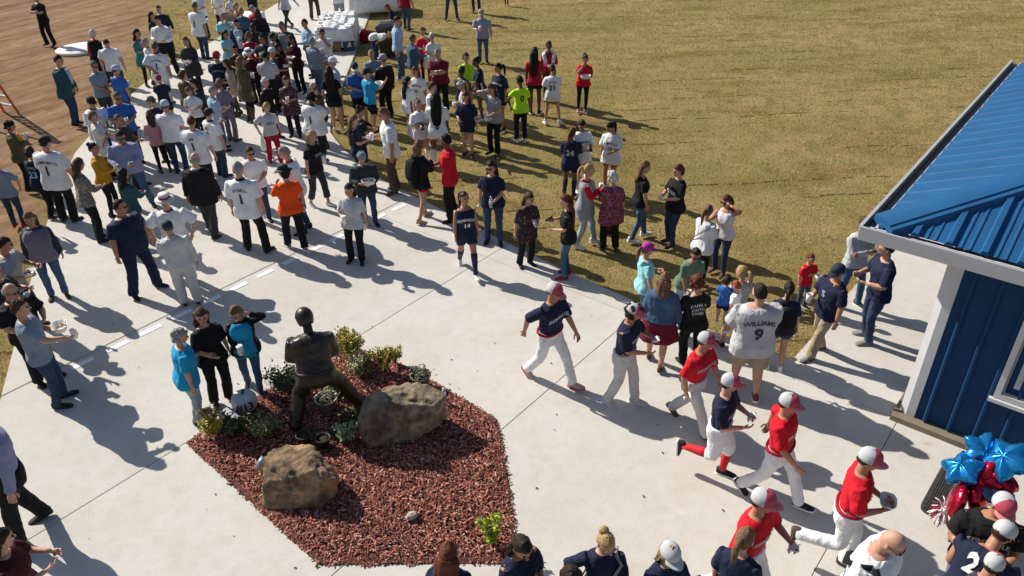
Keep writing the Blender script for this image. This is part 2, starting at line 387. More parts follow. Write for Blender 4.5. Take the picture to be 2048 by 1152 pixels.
def short(t, n=11):
    w_ = t.split()[:n]
    while w_[-1] in ('and', 'the', 'in', 'a', 'an', 'of', 'with', 'over', 'at', 'on', 'to', 'by', 'from', 'its', 'red', 'one', 'beside', 'holding', 'seen', 'out'): w_.pop()
    return ' '.join(w_)
LATE = []     # lettering, laid on the finished cloth at the end
HELD = []
def person(x, y, H, face, g, sk, hair, top, bot, shoes, pose, label, w=1.0, belly=0.0, lean=0.0, hyaw=None, hpitch=None, vest=None, cap=None, glasses=0, back=None, front=None, held=(), bag=None, inner=None, collar=None, sock=None, belt=None, trim=None, z=0.0, vx=None, cat='person', group='people at the gathering', bust=None, bronze=None, tuck=0, seat=0, rot=None, zlift=0):
    rnd = random.Random(int(abs(x * 977 + y * 331) * 10))
    if hyaw is None: hyaw = rnd.uniform(-24, 24)
    if hpitch is None: hpitch = rnd.uniform(2, 18)
    if not bronze: w = w * 1.07 + .05
    if lean == 0: lean = rnd.uniform(-3, 5)
    s = H / 1.75 / (1.02 if cap else 1.0)
    ch = H < 1.45
    hs = 1.07 if not ch else 1.05 + (1.45 - H) * .55                    # a child's head is larger for its body
    yaw = math.radians(face)
    root = empty('person', (x, y, z), yaw)
    if lean < 20: root.rotation_euler = (rnd.uniform(-.028, .028), rnd.uniform(-.02, .02), yaw)
    tag(root, label, cat, group)
    dist = math.hypot(x, y - 0) if vx is None else 0
    vs = vx or (.015 if dist < 12 else .019 if dist < 18 else .025)
    M = lambda m: bronze if bronze else m
    SK = M(skin(sk))
    al, ar, lg = pose.split(',')
    zs, wy, dx, ox = [np.array(q) for q in TORSO[g]]
    wy = wy * w; dx = dx * (.35 + .65 * w)
    ox = ox + belly * np.exp(-((zs - 1.05) / .13) ** 2) * .6; dx = dx + belly * np.exp(-((zs - 1.05) / .14) ** 2) * .6
    lw = .5 + .5 * w; gl = (.86 if g == 'f' else 1.0) * lw
    legs = LEGS[lg]
    drop = {'walk': .035, 'walkr': .035, 'run': .02, 'runr': .02, 'lunge': .13, 'straddle': .13, 'wide': .015, 'step': .01}.get(lg, .004)
    ln = math.radians(lean)
    piv = np.array([0, 0, .92])
    def T(p, full=False):
        p = np.asarray(p, float); q = p.copy()
        sh = np.array([0, 0, -drop])
        if p.ndim == 1:
            a = ln * (1 if full else sstep((p[2] - .86) / .3))
            return (roty(a) @ (p - piv)) + piv + sh
        return np.array([T(r, full) for r in p])
    def ring(z, hy, hx, o, n=18, e=2.5):
        a = np.linspace(0, 2 * PI, n, endpoint=False)
        c, si = np.cos(a), np.sin(a)
        return np.stack([o + hx * np.sign(c) * np.abs(c) ** (2 / e), hy * np.sign(si) * np.abs(si) ** (2 / e), np.full(n, z)], 1)
    def at_z(z):
        return np.interp(z, zs, wy), np.interp(z, zs, dx), np.interp(z, zs, ox)
    def torso(mb, z0, z1, off, hem=0.0, n=18, k=10, mi=0):
        rs = []
        for zq in np.linspace(z0, z1, k):
            hy, hx, o = at_z(zq); f = off + (hem * max(0, (1.05 - zq) / .3) if hem >= 0 else hem * sstep((1.08 - zq) / .10))
            rs.append(T(ring(zq, hy + f, hx + f, o, n)) * s)
        mb.rings(rs, mi)
    # limbs
    J = {}
    jit = lambda v: np.array(v) + np.array([rnd.uniform(-.035, .035) for _ in range(3)])
    for side, an, lgp in ((1, al, legs[0]), (-1, ar, legs[1])):
        hip = np.array([0, .092 * side * (.6 + .4 * w), .90 - drop])
        ank = np.array([lgp[0], lgp[1] * side * (.75 + .25 * w), lgp[2]]) + (np.array([rnd.uniform(-.03, .03), rnd.uniform(-.01, .02) * side, 0]) if lg in ('stand', 'close', 'wide') else 0)
        kn, ank = ik(hip, ank, .40, .42, (1, .12 * side, 0))
        sh0 = np.array([0, (.178 if g == 'm' else .150) * side * (.55 + .45 * w), 1.405 if g == 'm' else 1.39])
        tg, pole = ARM[an]
        tg = jit(tg); pole = np.array(pole, float)
        if an == 'cross' and side < 0: tg[2] += .05; tg[0] += .03
        o2 = max(0, w - 1) * .12 + belly * .4
        if an in ('clasp', 'cross', 'hold', 'holdup', 'phone'): tg[0] += o2
        if an in ('down', 'swf', 'swb', 'hip', 'pocket'): tg[1] += max(0, w - 1) * .12
        wr = sh0 + tg * np.array([1, side, 1]); po = pole * np.array([1, side, 1])
        el, wr = ik(sh0, wr, .285 * (1 if g == 'm' else .95), .25 * (1 if g == 'm' else .95), po)
        J[side] = dict(hip=hip, kn=kn, ank=ank, yawo=lgp[3], pit=lgp[4], sh=T(sh0, True), el=T(el, True), wr=T(wr, True), an=an)
    # head pose
    hc = T(np.array([0.02, 0, 1.635]), False); hpiv = T(np.array([0, 0, 1.53]))
    R = roty(ln * .55 + math.radians(hpitch)); R = rotz(math.radians(hyaw)) @ R
    def Hd(p):                                    # head space -> person space
        return (((np.asarray(p, float) * hs + np.array([.015, 0, .105 * hs])) @ R.T) + hpiv) * s
    b = MB()
    # ---- neck and head
    nk = [T(np.array([-.005, 0, 1.40])) * s, T(np.array([0, 0, 1.47])) * s, (hpiv + R @ np.array([.0, 0, .02])) * s, (hpiv + R @ np.array([.01, 0, .07])) * s]
    nr = (.060 if g == 'm' else .050)
    b.tube(nk, [nr * 1.35 * s, nr * s, nr * .97 * s, nr * .95 * s], 10)
    n, kv = 14, 11; rs = []
    for k in range(kv + 1):
        ph = -PI / 2 + PI * (k * .95 + .025 * kv) / kv; a = np.linspace(0, 2 * PI, n, endpoint=False)
        dz = math.sin(ph); c = math.cos(ph)
        X = c * np.cos(a) * .098; Y = c * np.sin(a) * .077; Z = np.full(n, dz * .118)
        if dz < 0:
            q = (-dz) ** 1.3
            Y = Y * (1 - .22 * q); X = np.where(X > 0, X * (1 + .10 * q), X * (1 - .35 * q))
        X = X + np.where(np.cos(a) > .85, .004 * math.exp(-((dz * .118 + .1) / .02) ** 2) * 3, 0)
        rs.append(Hd(np.stack([X, Y, Z], 1)))
    b.rings(rs, 0)
    b.rings([Hd([(.094, .006, .022), (.094, -.006, .022), (.090, 0, .03)]), Hd([(.104, .010, 0), (.104, -.010, 0), (.096, 0, .004)]), Hd([(.119, .013, -.018), (.119, -.013, -.018), (.098, 0, -.026)])], 0)
    for q in (1, -1):
        b.ell(Hd((-.006, q * .079, -.004)), np.array([.018, .008, .03]) * s * hs, 0, 6, 4)
        b.ell(Hd((.088, q * .032, .014)), np.array([.010, .014, .008]) * s * hs, 1, 6, 4)
        b.ell(Hd((.088, q * .034, .031)), np.array([.010, .018, .004]) * s * hs, 3, 6, 3)
    b.ell(Hd((.095, 0, -.052)), np.array([.008, .024, .008]) * s * hs, 2, 8, 4)
    # shoulders, chest
    torso(b, .86, 1.47, -.006, 0, 14, 9)
    bare_leg = bot[0] in ('shorts', 'skirt', 'romper', 'knick', 'dress')
    long_sl = top[0] in ('long', 'blazer', 'shirt', 'hoodie', 'cardi', 'jacket')
    for q in (1, -1):
        j = J[q]
        pts = [p * s for p in limb_pts(j['sh'], j['el'], j['wr'])]
        b.tube(pts, [r * gl * s for r in interp((.056, .054, .048, .043, .042, .040, .031, .026))], 9)
        d = j['wr'] - j['el']
        an = j['an']
        if an in ('down', 'pocket', 'swf', 'swb', 'side'): pn = np.array([-.25, -q, .1])
        elif an in ('hold', 'holdup', 'phone', 'out', 'reach', 'fore', 'low'): pn = np.array([0, -q * .8, .55])
        elif an == 'eat': pn = np.array([-1., 0, .2])
        else: pn = np.array([-.6, -q * .6, 0])
        hl = [h for h in held if h[1] == ('L' if q > 0 else 'R')]
        cu = .95 if hl and hl[0][0] not in ('plate', 'bowl', 'paper') else (.75 if an in ('swf', 'swb') else .45)
        j['grip'] = hand(b, j['wr'] * s, d, pn, q, s * (1 if g == 'm' else .9), cu)
        j['pn'] = pn
        if bare_leg:
            b.tube([p * s for p in limb_pts(j['hip'], j['kn'], j['ank'])], [r * lw * s for r in interp((.088, .082, .068, .056, .054, .056, .050, .038, .036))], 10)
        else:
            b.tube([p * s for p in limb_pts(j['hip'], j['kn'], j['ank'])[::2]], [r * lw * s for r in (.070, .062, .044, .042, .034)], 7)
    body = b.build('body', [SK, M(M_EYE), M(M_LIP), M(hairm(hair[1]))], root)
    # ---- shoes
    for q in (1, -1):
        j = J[q]; m = MB(); yo = math.radians(j['yawo']) * q; pt = math.radians(j['pit'])
        Rf = rotz(yo) @ roty(pt)
        rs = []
        for fx, hw, zt, zb in ((-.075, .026, .02, -.075), (-.055, .037, .035, -.085), (0, .040, .03, -.085), (.06, .044, -.012, -.085), (.13, .048, -.035, -.085), (.175, .040, -.045, -.083), (.195, .02, -.055, -.075)):
            aa = np.linspace(0, 2 * PI, 10, endpoint=False); zc, hz = (zt + zb) / 2, (zt - zb) / 2
            rs.append((np.stack([np.full(10, fx), np.cos(aa) * hw * (.92 if g == 'f' else 1.05), zc + np.clip(np.sin(aa) * 1.2, -1, 1) * hz], 1) @ Rf.T + j['ank']) * s)
        m.rings(rs)
        if isinstance(shoes, tuple):
            shoe = m.build('shoe', M(plain(shoes[0])), root)
            m2 = MB(); rs2 = [np.stack([r[:, 0], r[:, 1], r[:, 2]], 1) for r in rs]
            ll = []
            for fx, hw in ((-.08, .03), (-.05, .042), (.0, .044), (.06, .047), (.13, .052), (.18, .043), (.202, .02)):
                ll.append((np.array([(fx, hw, -.060), (fx, -hw, -.060), (fx, -hw, -.087), (fx, hw, -.087)]) @ Rf.T + j['ank']) * s)
            m2.rings(ll)
            m2.build('sole', M(plain(shoes[1])), shoe)
        else: m.build('shoe', M(plain(shoes)), root)
        if sock:
            m = MB(); top_z = sock[1]
            P9 = limb_pts(j['hip'], j['kn'], j['ank'])
            pts = P9[5:] if top_z else [P9[7] * .4 + P9[8] * .6, P9[8]]
            if top_z == 2: pts = P9[4:]
            rr = interp((.062, .063, .056, .045, .044), len(pts))
            m.tube([p * s for p in pts], [r * lw * s for r in rr], 10)
            m.build('sock', M(plain(sock[0])), root)
    # ---- trousers, shorts, skirts
    bm_ = M(fabric(bot[1])); bt = bot[0]
    if bt in ('pants', 'jeans', 'leggings', 'shorts', 'knick', 'baggy', 'capri', 'romper'):
        m = MB(); torso(m, .80, .985 if not tuck else 1.005, .010 if not tuck else .022)
        fit = {'pants': (.098, .094, .084, .075, .072, .072, .071, .07, .070), 'jeans': (.097, .092, .08, .068, .065, .064, .060, .056, .055), 'leggings': (.092, .087, .073, .061, .058, .060, .054, .044, .042), 'baggy': (.104, .102, .095, .088, .086, .086, .084, .078, .074),
               'shorts': (.104, .106, .108, .110, .11), 'romper': (.10, .106, .11, .112, .112), 'knick': (.103, .102, .097, .09, .088, .084), 'capri': (.098, .094, .084, .077, .074, .074, .073, .075)}[bt]
        for q in (1, -1):
            j = J[q]; P9 = [p for p in limb_pts(j['hip'], j['kn'], j['ank'])]
            P9[-1] = P9[-1] + (P9[-1] - P9[-2]) * (.22 if bt in ('pants', 'baggy', 'jeans') else 0)
            top_p = j['hip'] + np.array([0, 0, .03])
            sl = bot[2] if len(bot) > 2 else None
            if bt in ('shorts', 'romper'):
                L = sl or .55
                pts = [top_p, j['hip'] + (j['kn'] - j['hip']) * L * .4, j['hip'] + (j['kn'] - j['hip']) * L * .75, j['hip'] + (j['kn'] - j['hip']) * L]
                rr = [.098, .102, .104, .106]
            elif bt == 'knick': pts = [top_p] + P9[1:6] + [P9[5] * .6 + P9[6] * .4]; rr = [.10, .102, .102, .097, .092, .082, .066]
            elif bt == 'capri': pts = [top_p] + P9[1:8]; rr = fit
            else: pts = [top_p] + P9[1:]; rr = fit
            m.tube([p * s for p in pts], [r * lw * (1.0 if g == 'm' else .97) * s for r in rr], 12)
        o = m.build({'shorts': 'shorts', 'romper': 'shorts', 'knick': 'knee_trousers', 'leggings': 'leggings', 'jeans': 'jeans'}.get(bt, 'trousers'), bm_, root)
        vox(o, vs * s, .026 if bt in ('pants', 'baggy', 'jeans', 'capri', 'knick') else .006, 2)
    elif bt in ('skirt', 'dress'):
        m = MB(); rs = []; L = bot[2] if len(bot) > 2 else .52
        for k, zq in enumerate(np.linspace(1.0, L, 9)):
            hy, hx, o = at_z(max(zq, .82)); t = max(0, (.95 - zq)) ; a = np.linspace(0, 2 * PI, 30, endpoint=False)
            rr = ring(zq, hy + .015 + t * .22, hx + .015 + t * .26, o, 30, 2.1)
            rr[:, :2] *= (1 + .5 * t * .28 * np.cos(a * 8 + 2 * np.sin(a * 2)))[:, None]
            rr[:, 2] -= drop
            rs.append(rr * s)
        m.rings(rs); o = m.build('skirt', bm_, root)
    # ---- top
    tt = top[0]; tm = M(fabric(top[1]))
    hemz = {'tee': .82, 'polo': .82, 'long': .84, 'shirt': .84, 'blazer': .74, 'cardi': .62, 'jacket': .80, 'hoodie': .80, 'jersey': .74, 'tank': .84, 'tunic': .66, 'vest': .80, 'crop': .95}[tt]
    if tuck: hemz = .955
    if len(top) > 2: hemz = top[2]
    off = {'tee': .008, 'polo': .010, 'long': .007, 'shirt': .012, 'blazer': .028, 'cardi': .026, 'jacket': .03, 'hoodie': .034, 'jersey': .018, 'tank': .012, 'tunic': .018, 'vest': .022, 'crop': .012}[tt]
    m = MB()
    torso(m, hemz, 1.455 if tt != 'tank' else 1.40, off, .03 if not tuck else -.016, 20, 15)
    if tt == 'tank':
        for q in (1, -1):
            pp = [T(np.array([.075, q * .075, 1.36])) * s, T(np.array([.01, q * .085, 1.46])) * s, T(np.array([-.075, q * .08, 1.36])) * s]
            m.tube(pp, .03 * s, 6, flat=.6)
    else:
        frac = {'tee': .8, 'polo': .82, 'jersey': .98, 'vest': .25, 'crop': .7}.get(tt, 9)
        if tt == 'tunic': frac = 1.2
        if top[1] == 'turq' or len(top) > 3: frac = top[3] if len(top) > 3 else .9
        ex = {'tee': .014, 'polo': .018, 'jersey': .03, 'blazer': .02, 'hoodie': .026, 'jacket': .024, 'shirt': .016, 'vest': .02}.get(tt, .013)
        for q in (1, -1):
            j = J[q]
            if frac >= 9:
                pts = limb_pts(j['sh'], j['el'], j['wr']); rr = [r * gl + ex for r in interp((.06, .056, .05, .046, .046, .043, .036, .031))]
            elif frac <= 1:
                pts = [j['sh'] + (j['el'] - j['sh']) * t * frac for t in (0, .35, .7, 1)]; rr = [.062 * gl + ex, .062 * gl + ex, .06 * gl + ex * 1.2, .057 * gl + ex * 1.5]
            else:
                P9 = limb_pts(j['sh'], j['el'], j['wr']); pts = P9[:6]; rr = [r * gl + ex for r in (.06, .058, .055, .052, .05, .05)]
            pts = [p + (np.array([0, -.012 * q, -.004]) if i == 0 else 0) for i, p in enumerate(pts)]
            m.tube([p * s for p in pts], [r * s for r in rr], 11)
    if tt == 'hoodie':
        m.ell(T(np.array([-.085, 0, 1.45])) * s, np.array([.07, .11, .06]) * s, 0, 12, 6)
    sh = m.build({'tee': 't_shirt', 'polo': 'polo_shirt', 'long': 'long_sleeved_top', 'shirt': 'shirt', 'blazer': 'blazer', 'cardi': 'cardigan', 'jacket': 'jacket', 'hoodie': 'hoodie', 'jersey': 'jersey', 'tank': 'tank_top', 'tunic': 'tunic', 'vest': 'vest', 'crop': 't_shirt'}[tt], tm, root)
    vox(sh, vs * s, .026 if tt != 'tank' else .006, 2)
    def surf(z, a, off):                         # a point of the torso surface, a = angle from the front
        hy, hx, o = at_z(z); c, si = math.cos(a), math.sin(a); e = 2.5
        return T(np.array([o + (hx + off) * np.sign(c) * abs(c) ** (2 / e), (hy + off) * np.sign(si) * abs(si) ** (2 / e), z])) * s
    if inner:                                    # shirt showing between open jacket fronts
        m = MB(); vv = []; ff = []; K = 9
        wt, wb = inner[1], inner[2]
        for k, zq in enumerate(np.linspace(inner[3] if len(inner) > 3 else .86, 1.44, K)):
            aw = wb + (wt - wb) * k / (K - 1)
            for i in range(7): vv.append(surf(zq, aw * (i / 3 - 1), off + .022))
        for k in range(K - 1):
            for i in range(6): ff.append((k * 7 + i, k * 7 + i + 1, k * 7 + i + 8, k * 7 + i + 7))
        m.add(vv, ff); o = m.build('shirt_front', M(fabric(inner[0])), root)
        so = o.modifiers.new('thick', 'SOLIDIFY'); so.thickness = .02; so.offset = -1
    if vest:
        m = MB(); torso(m, .70 if g == 'f' else .8, 1.43, off + .026, .03, 20, 12); o = m.build('vest', M(fabric(vest)), root); vox(o, vs * s, .02, 2)
    if trim:                                     # side stripe, sleeve band: (colour,)
        for q in (1, -1):
            m = MB(); vv = []; ff = []
            for k, zq in enumerate(np.linspace(hemz + .01, 1.22, 8)):
                for da in (-.12, 0, .12): vv.append(surf(zq, q * PI / 2 + da, off + .016 + .03 * max(0, (1.05 - zq) / .3)))
            for k in range(7):
                for i in range(2): ff.append((k * 3 + i, k * 3 + i + 1, k * 3 + i + 4, k * 3 + i + 3))
            m.add(vv, ff); m.build('side_stripe', M(cloth(trim)), root)
    if collar or tt in ('polo', 'shirt'):
        m = MB(); rs = []
        for r_, zz, ox_ in ((.072, 1.445, 0), (.080, 1.455, 0), (.070, 1.495, .0), (.063, 1.49, .0)):
            a = np.linspace(0, 2 * PI, 14, endpoint=False)
            q = np.stack([r_ * np.cos(a) * 1.02 + ox_, r_ * np.sin(a) * 1.05, zz - .022 * np.maximum(0, np.cos(a))], 1) * np.array([nr / .058, nr / .058, 1])
            rs.append(T(q) * s)
        m.rings(rs + [rs[0]], cap=False); m.build('collar', M(fabric(collar or top[1])), root)
    if belt:
        m = MB(); rs = []
        for e_, zz in ((.012, .982), (.033, .982), (.033, 1.014), (.012, 1.014)):
            hy, hx, o = at_z(zz); rs.append(T(ring(zz, hy + e_, hx + e_, o, 20)) * s)
        m.rings(rs + [rs[0]], cap=False); m.build('belt', M(cloth(belt)), root)
    # ---- hair
    hk, hcn = hair; HM = M(hairm(hcn))
    def shell(m, grow, line, zlow, amp=.006, nape=-.4, fr=.55, nu=22, nv=14):
        """hair over skull, left open at the face: line = hairline height on forehead, zlow at the sides"""
        rs = {}
        vs_ = []; idx = {}
        for k in range(nv + 1):
            ph = -PI / 2 + PI * k / nv
            for i in range(nu):
                a = 2 * PI * i / nu; dz = math.sin(ph); c = math.cos(ph)
                f = math.cos(a)
                lim = line if f > fr else (line + (zlow - line) * sstep((fr - f) / .5) if f > fr - .5 else zlow + (nape - zlow) * sstep((fr - .5 - f) / .6))
                if dz < lim - .22: continue
                dz2 = max(dz, lim); c2 = math.sqrt(max(0, 1 - dz2 * dz2))
                q = 1 + grow + amp * 10 * noise.noise((a * 2.2 + x, dz2 * 5, y))
                if dz < lim: q = 1.0
                p = np.array([c2 * math.cos(a) * .098, c2 * math.sin(a) * .077, dz2 * .118]) * q
                p[0] -= .006
                idx[(k, i)] = len(vs_); vs_.append(Hd(p))
        ff = []
        for k in range(nv):
            for i in range(nu):
                j2 = (i + 1) % nu
                t = [(k, i), (k, j2), (k + 1, j2), (k + 1, i)]
                if all(u in idx for u in t): ff.append(tuple(idx[u] for u in t))
        m.add(vs_, ff)
    m = MB()
    capz = .05 if cap and cap[0] in ('cap', 'backcap', 'boater', 'hat', 'beanie', 'helmet') else 0
    if hk == 'bald': shell(m, .012, .15, -.05, .0, -.45, .75) if False else None
    if hk in ('short', 'buzz', 'thin'):
        shell(m, .045 if hk == 'buzz' else .09, .52 if hk != 'thin' else .75, .05, .003 if hk == 'buzz' else .013, -.42)
    elif hk == 'fringe':                          # bald crown, hair round the sides
        for k in range(21):
            a = math.radians(72 + k * 10.8); m.ell(Hd((math.cos(a) * .088 - .004, math.sin(a) * .070, -.012 + .008 * math.cos(a))), np.array([.024, .022, .040]) * s * hs, 0, 6, 4)
    elif hk in ('bob', 'curly', 'long', 'pony', 'bun', 'wavy', 'vlong', 'shag'):
        shell(m, .13 if hk not in ('pony', 'bun') else .06, .45, -.15 if hk not in ('pony', 'bun') else .1, .012, -.5)
        if hk == 'shag' or hk == 'curly':
            for k in range(46):
                a = rnd.uniform(0, 2 * PI); zz = rnd.uniform(-.5, .95)
                if math.cos(a) > .35 and zz < .5: continue
                c = math.sqrt(1 - zz * zz); m.ell(Hd((c * math.cos(a) * .105 - .006, c * math.sin(a) * .086, zz * .125)), np.array([.026, .026, .024]) * rnd.uniform(.7, 1.3) * s * hs, 0, 6, 4)
        if hk in ('bob', 'long', 'wavy', 'vlong'):
            ln_ = {'bob': .13, 'long': .33, 'wavy': .42, 'vlong': .62}[hk]; rs = []
            K = 9
            hp0 = Hd((-.012, 0, .03))
            for k in range(K):
                t = k / (K - 1); zz = .03 - ln_ * t
                a = np.linspace(0, 2 * PI, 26, endpoint=False)
                wdt = (.090 + .02 * math.sin(t * PI)) * (1.08 if hk in ('wavy', 'vlong') else 1) * (1 - (.55 if hk != 'vlong' else .30) * t ** 2.5); dp = (.072 if t < .25 else .050 - .018 * t)
                rr = np.stack([np.cos(a) * dp, np.sin(a) * wdt, np.zeros(26)], 1)
                rr *= (1 + (.08 + .16 * t) * np.cos(a * 7 + t * 3) + .07 * np.cos(a * 11 - t * 5) + (.12 * np.cos(a * 3 + t * 13) if hk == 'wavy' else 0))[:, None]
                up = Hd((-.030, 0, max(zz, -.09))) / s
                drp = max(0, -.09 - zz)
                bk = -.010 - sstep(drp / .14) * .062 - belly * .05 * t
                cpos = up + (np.array([bk - .02, 0, -drp])) + roty(ln) @ np.array([0, 0, 0])
                Rr = R if drp == 0 else rotz(math.radians(hyaw) * max(0, 1 - drp / .25))
                rs.append((rr @ Rr.T + cpos) * s)
            rs = rs[::-1]
            m.rings(rs)
        if hk == 'pony':
            p0 = Hd((-.10, 0, .035)); pts = [p0]; q = np.array([-.035, 0, .005])
            for dpx, dpz in ((-.045, .0), (-.03, -.05), (-.012, -.08), (-.002, -.09), (0, -.07)):
                pts.append(pts[-1] + (rotz(math.radians(hyaw)) @ np.array([dpx, 0, dpz])) * s)
            m.tube(pts, [.022 * s, .034 * s, .038 * s, .034 * s, .026 * s, .008 * s], 9)
        if hk == 'bun': m.ell(Hd((-.085, 0, .085)), np.array([.048, .05, .046]) * s * hs, 0, 9, 6)
    if len(m.v): m.build('hair', HM, root)
    if hair[0] == 'beard':
        pass
    # ---- hats
    if cap:
        ck = cap[0]
        if ck in ('cap', 'backcap', 'visor'):
            cm, cf, cb = cap[1], cap[2], cap[3]
            sg = -1 if ck == 'backcap' else 1
            m = MB(); rs = []; n = 24
            for zz, g_ in ((.012, 1.06), (.035, 1.085), (.07, 1.05), (.098, .91), (.117, .68), (.128, .40), (.132, .08)):
                a = np.linspace(0, 2 * PI, n, endpoint=False) + PI / n
                rs.append(Hd(np.stack([np.cos(a) * .101 * g_ - .006, np.sin(a) * .083 * g_, np.full(n, zz) + .012 * np.cos(a) * sg * (zz < .05)], 1)))
            m.rings(rs)
            ncell = (len(rs) - 1) * n
            for f in range(len(m.f)):
                i = (f % n) if f < ncell else ((f - ncell) // 2)
                a = 2 * PI * (i + 1) / n
                m.m[f] = 1 if (math.cos(a) * sg > .02) else 0
            crown = m.build('cap', [M(plain(cm)), M(plain(cf))], root)
            m = MB(); vv = []; ff = []
            for k in range(6):
                for i in range(9):
                    a = (i / 8 - .5) * 2.3; t = k / 5
                    rr = .098 + (.082 * math.cos(a * .68)) * t
                    px = sg * (math.cos(a) * rr * (1.0) - .004); py = math.sin(a) * (.084 + .006 * t) * (1 + .02 * t)
                    vv.append(Hd((px, py, .020 - .020 * t - .14 * py * py * 10 * (.3 + .7 * t))))
            for k in range(5):
                for i in range(8): ff.append((k * 9 + i, k * 9 + i + 1, k * 9 + i + 10, k * 9 + i + 9))
            m.add(vv, ff); br = m.build('brim', M(plain(cb)), crown)
            so = br.modifiers.new('thick', 'SOLIDIFY'); so.thickness = .006 * s
            m = MB(); m.ell(Hd((-.006, 0, .134)), np.array([.009, .009, .005]) * s, 0, 6, 4); m.build('button', M(plain(cf)), crown)
            if ck == 'cap' and len(cap) > 4:
                m = MB(); m.ell(Hd((.094, 0, .075)), np.array([.012, .022, .02]) * s, 0, 8, 5); m.build('badge', M(plain(cap[4])), crown)
        elif ck in ('boater', 'hat', 'sunhat'):
            m = MB(); n = 24; a = np.linspace(0, 2 * PI, n, endpoint=False)
            br = .155 if ck != 'sunhat' else .175; wv = .004 if ck == 'boater' else .016
            def rg(r, z, wv_=0): return Hd(np.stack([np.cos(a) * r * 1.08 - .004, np.sin(a) * r, z + wv_ * np.cos(a * 3 + 1)], 1))
            m.rings([rg(.090, .05), rg(br, .040 - (0 if ck == 'boater' else .02), wv), rg(br, .048 - (0 if ck == 'boater' else .02), wv), rg(.092, .066)])
            hat = m.build('hat', M(plain(cap[1])), root)
            m = MB(); tp = .135 if ck == 'boater' else .14
            m.rings([rg(.089, .05), rg(.087, .115), rg(.084 if ck == 'boater' else .07, tp), rg(.02, tp + .002)]); m.build('hat_crown', M(plain(cap[2])), hat)
            m = MB(); m.rings([rg(.092, .066), rg(.094, .068), rg(.0935, .098), rg(.090, .1)]); m.build('hat_band', M(plain(cap[3])), hat)
        elif ck == 'helmet':
            m = MB(); n = 20; rs = []
            for zz, g_ in ((-.06, .95), (-.03, 1.1), (.02, 1.2), (.06, 1.2), (.1, 1.02), (.135, .68), (.148, .3), (.15, .05)):
                a = np.linspace(0, 2 * PI, n, endpoint=False); fr = np.maximum(0, np.cos(a)) ** .6
                rs.append(Hd(np.stack([np.cos(a) * .102 * g_ - .004, np.sin(a) * .086 * g_, np.where(zz < .03, zz + fr * (.045 - zz) * .95, zz)], 1)))
            m.rings(rs); o = m.build('helmet', M(plain(cap[1])), root)
            m = MB(); vv = []; ff = []
            for k in range(4):
                for i in range(9):
                    aa = (i / 8 - .5) * 2.2; rr = .112 + .05 * math.cos(aa * .7) * k / 3
                    vv.append(Hd((math.cos(aa) * rr, math.sin(aa) * .1, .045 - .02 * k / 3)))
            for k in range(3):
                for i in range(8): ff.append((k * 9 + i, k * 9 + i + 1, k * 9 + i + 10, k * 9 + i + 9))
            m.add(vv, ff); br = m.build('brim', M(plain(cap[1])), o); so = br.modifiers.new('thick', 'SOLIDIFY'); so.thickness = .01
        elif ck == 'band':
            m = MB(); n = 20; a = np.linspace(0, 2 * PI, n, endpoint=False)
            f = lambda g_, z_: Hd(np.stack([np.cos(a) * .098 * g_ - .006, np.sin(a) * .077 * g_, np.full(n, z_)], 1))
            m.rings([f(1.1, .045), f(1.16, .05), f(1.12, .075), f(1.05, .08)]); m.build('headband', M(plain(cap[1])), root)
    if glasses:
        m = MB()
        for q in (1, -1):
            m.ell(Hd((.098, q * .032, .012)), np.array([.008, .027, .020]) * s * hs, 0, 8, 4, R=R)
            m.tube([Hd((.095, q * .058, .018)), Hd((.05, q * .079, .018)), Hd((-.005, q * .083, .015))], .004 * s, 4)
        m.tube([Hd((.104, .02, .02)), Hd((.104, -.02, .02))], .004 * s, 4)
        m.build('sunglasses', M_LENS, root)
    # ---- lettering on the cloth
    for which, txt in (('b', back), ('f', front)):
        for (t, z0, size, colr) in (txt or ()):
            LATE.append((root, sh, which, t, z0 * s, size * s, colr, s, T(np.array([0., 0, z0]))))
    # ---- bags and straps
    for bg in (bag or ()):
        if bg[0] == 'strap':
            m = MB(); q = 1 if bg[1] == 'L' else -1; vv = []
            pts = [surf(1.44, 1.1 * q, off + .02), surf(1.36, .75 * q, off + .035), surf(1.22, .1 * q, off + .035), surf(1.05, -.75 * q, off + .035 + belly * .1), surf(.93, -1.4 * q, off + .05)]
            bk = [surf(1.44, 1.3 * q, off + .02), surf(1.36, PI - .8 * q if q > 0 else -PI + .8, off + .035), surf(1.22, PI, off + .035), surf(1.05, PI + .75 * q, off + .035), surf(.93, -1.7 * q, off + .05)]
            m.tube(pts, bg[3] * s if len(bg) > 3 else .013 * s, 5, flat=.4); m.tube(bk, bg[3] * s if len(bg) > 3 else .013 * s, 5, flat=.4)
            HELD.append((m, 'bag_strap', bg[2], root, None, 'bag'))
        elif bg[0] == 'backpack':
            m = MB(); rs = []
            for zz, k in ((.98, .7), (1.02, .95), (1.12, 1.05), (1.25, 1), (1.36, .85), (1.41, .5)):
                rr = ring(zz, .15 * k, .085 * k, -.20, 16, 3); rs.append(T(rr) * s)
            m.rings(rs); HELD.append((m, 'backpack', bg[1], root, bg[2], 'backpack'))
        elif bg[0] == 'towel':
            m = MB()
            for q in (1, -1): m.tube([surf(1.44, 1.3 * q, off + .05), surf(1.40, .7 * q, off + .05), surf(1.25, .45 * q, off + .04), surf(1.12, .42 * q, off + .04)], .05 * s, 8, flat=.35, ref=(1, 0, 0))
            m.tube([surf(1.45, 1.3, off + .04), surf(1.47, PI, off + .03), surf(1.45, -1.3, off + .04)], .045 * s, 8)
            HELD.append((m, 'towel', bg[1], root, bg[2], 'towel'))
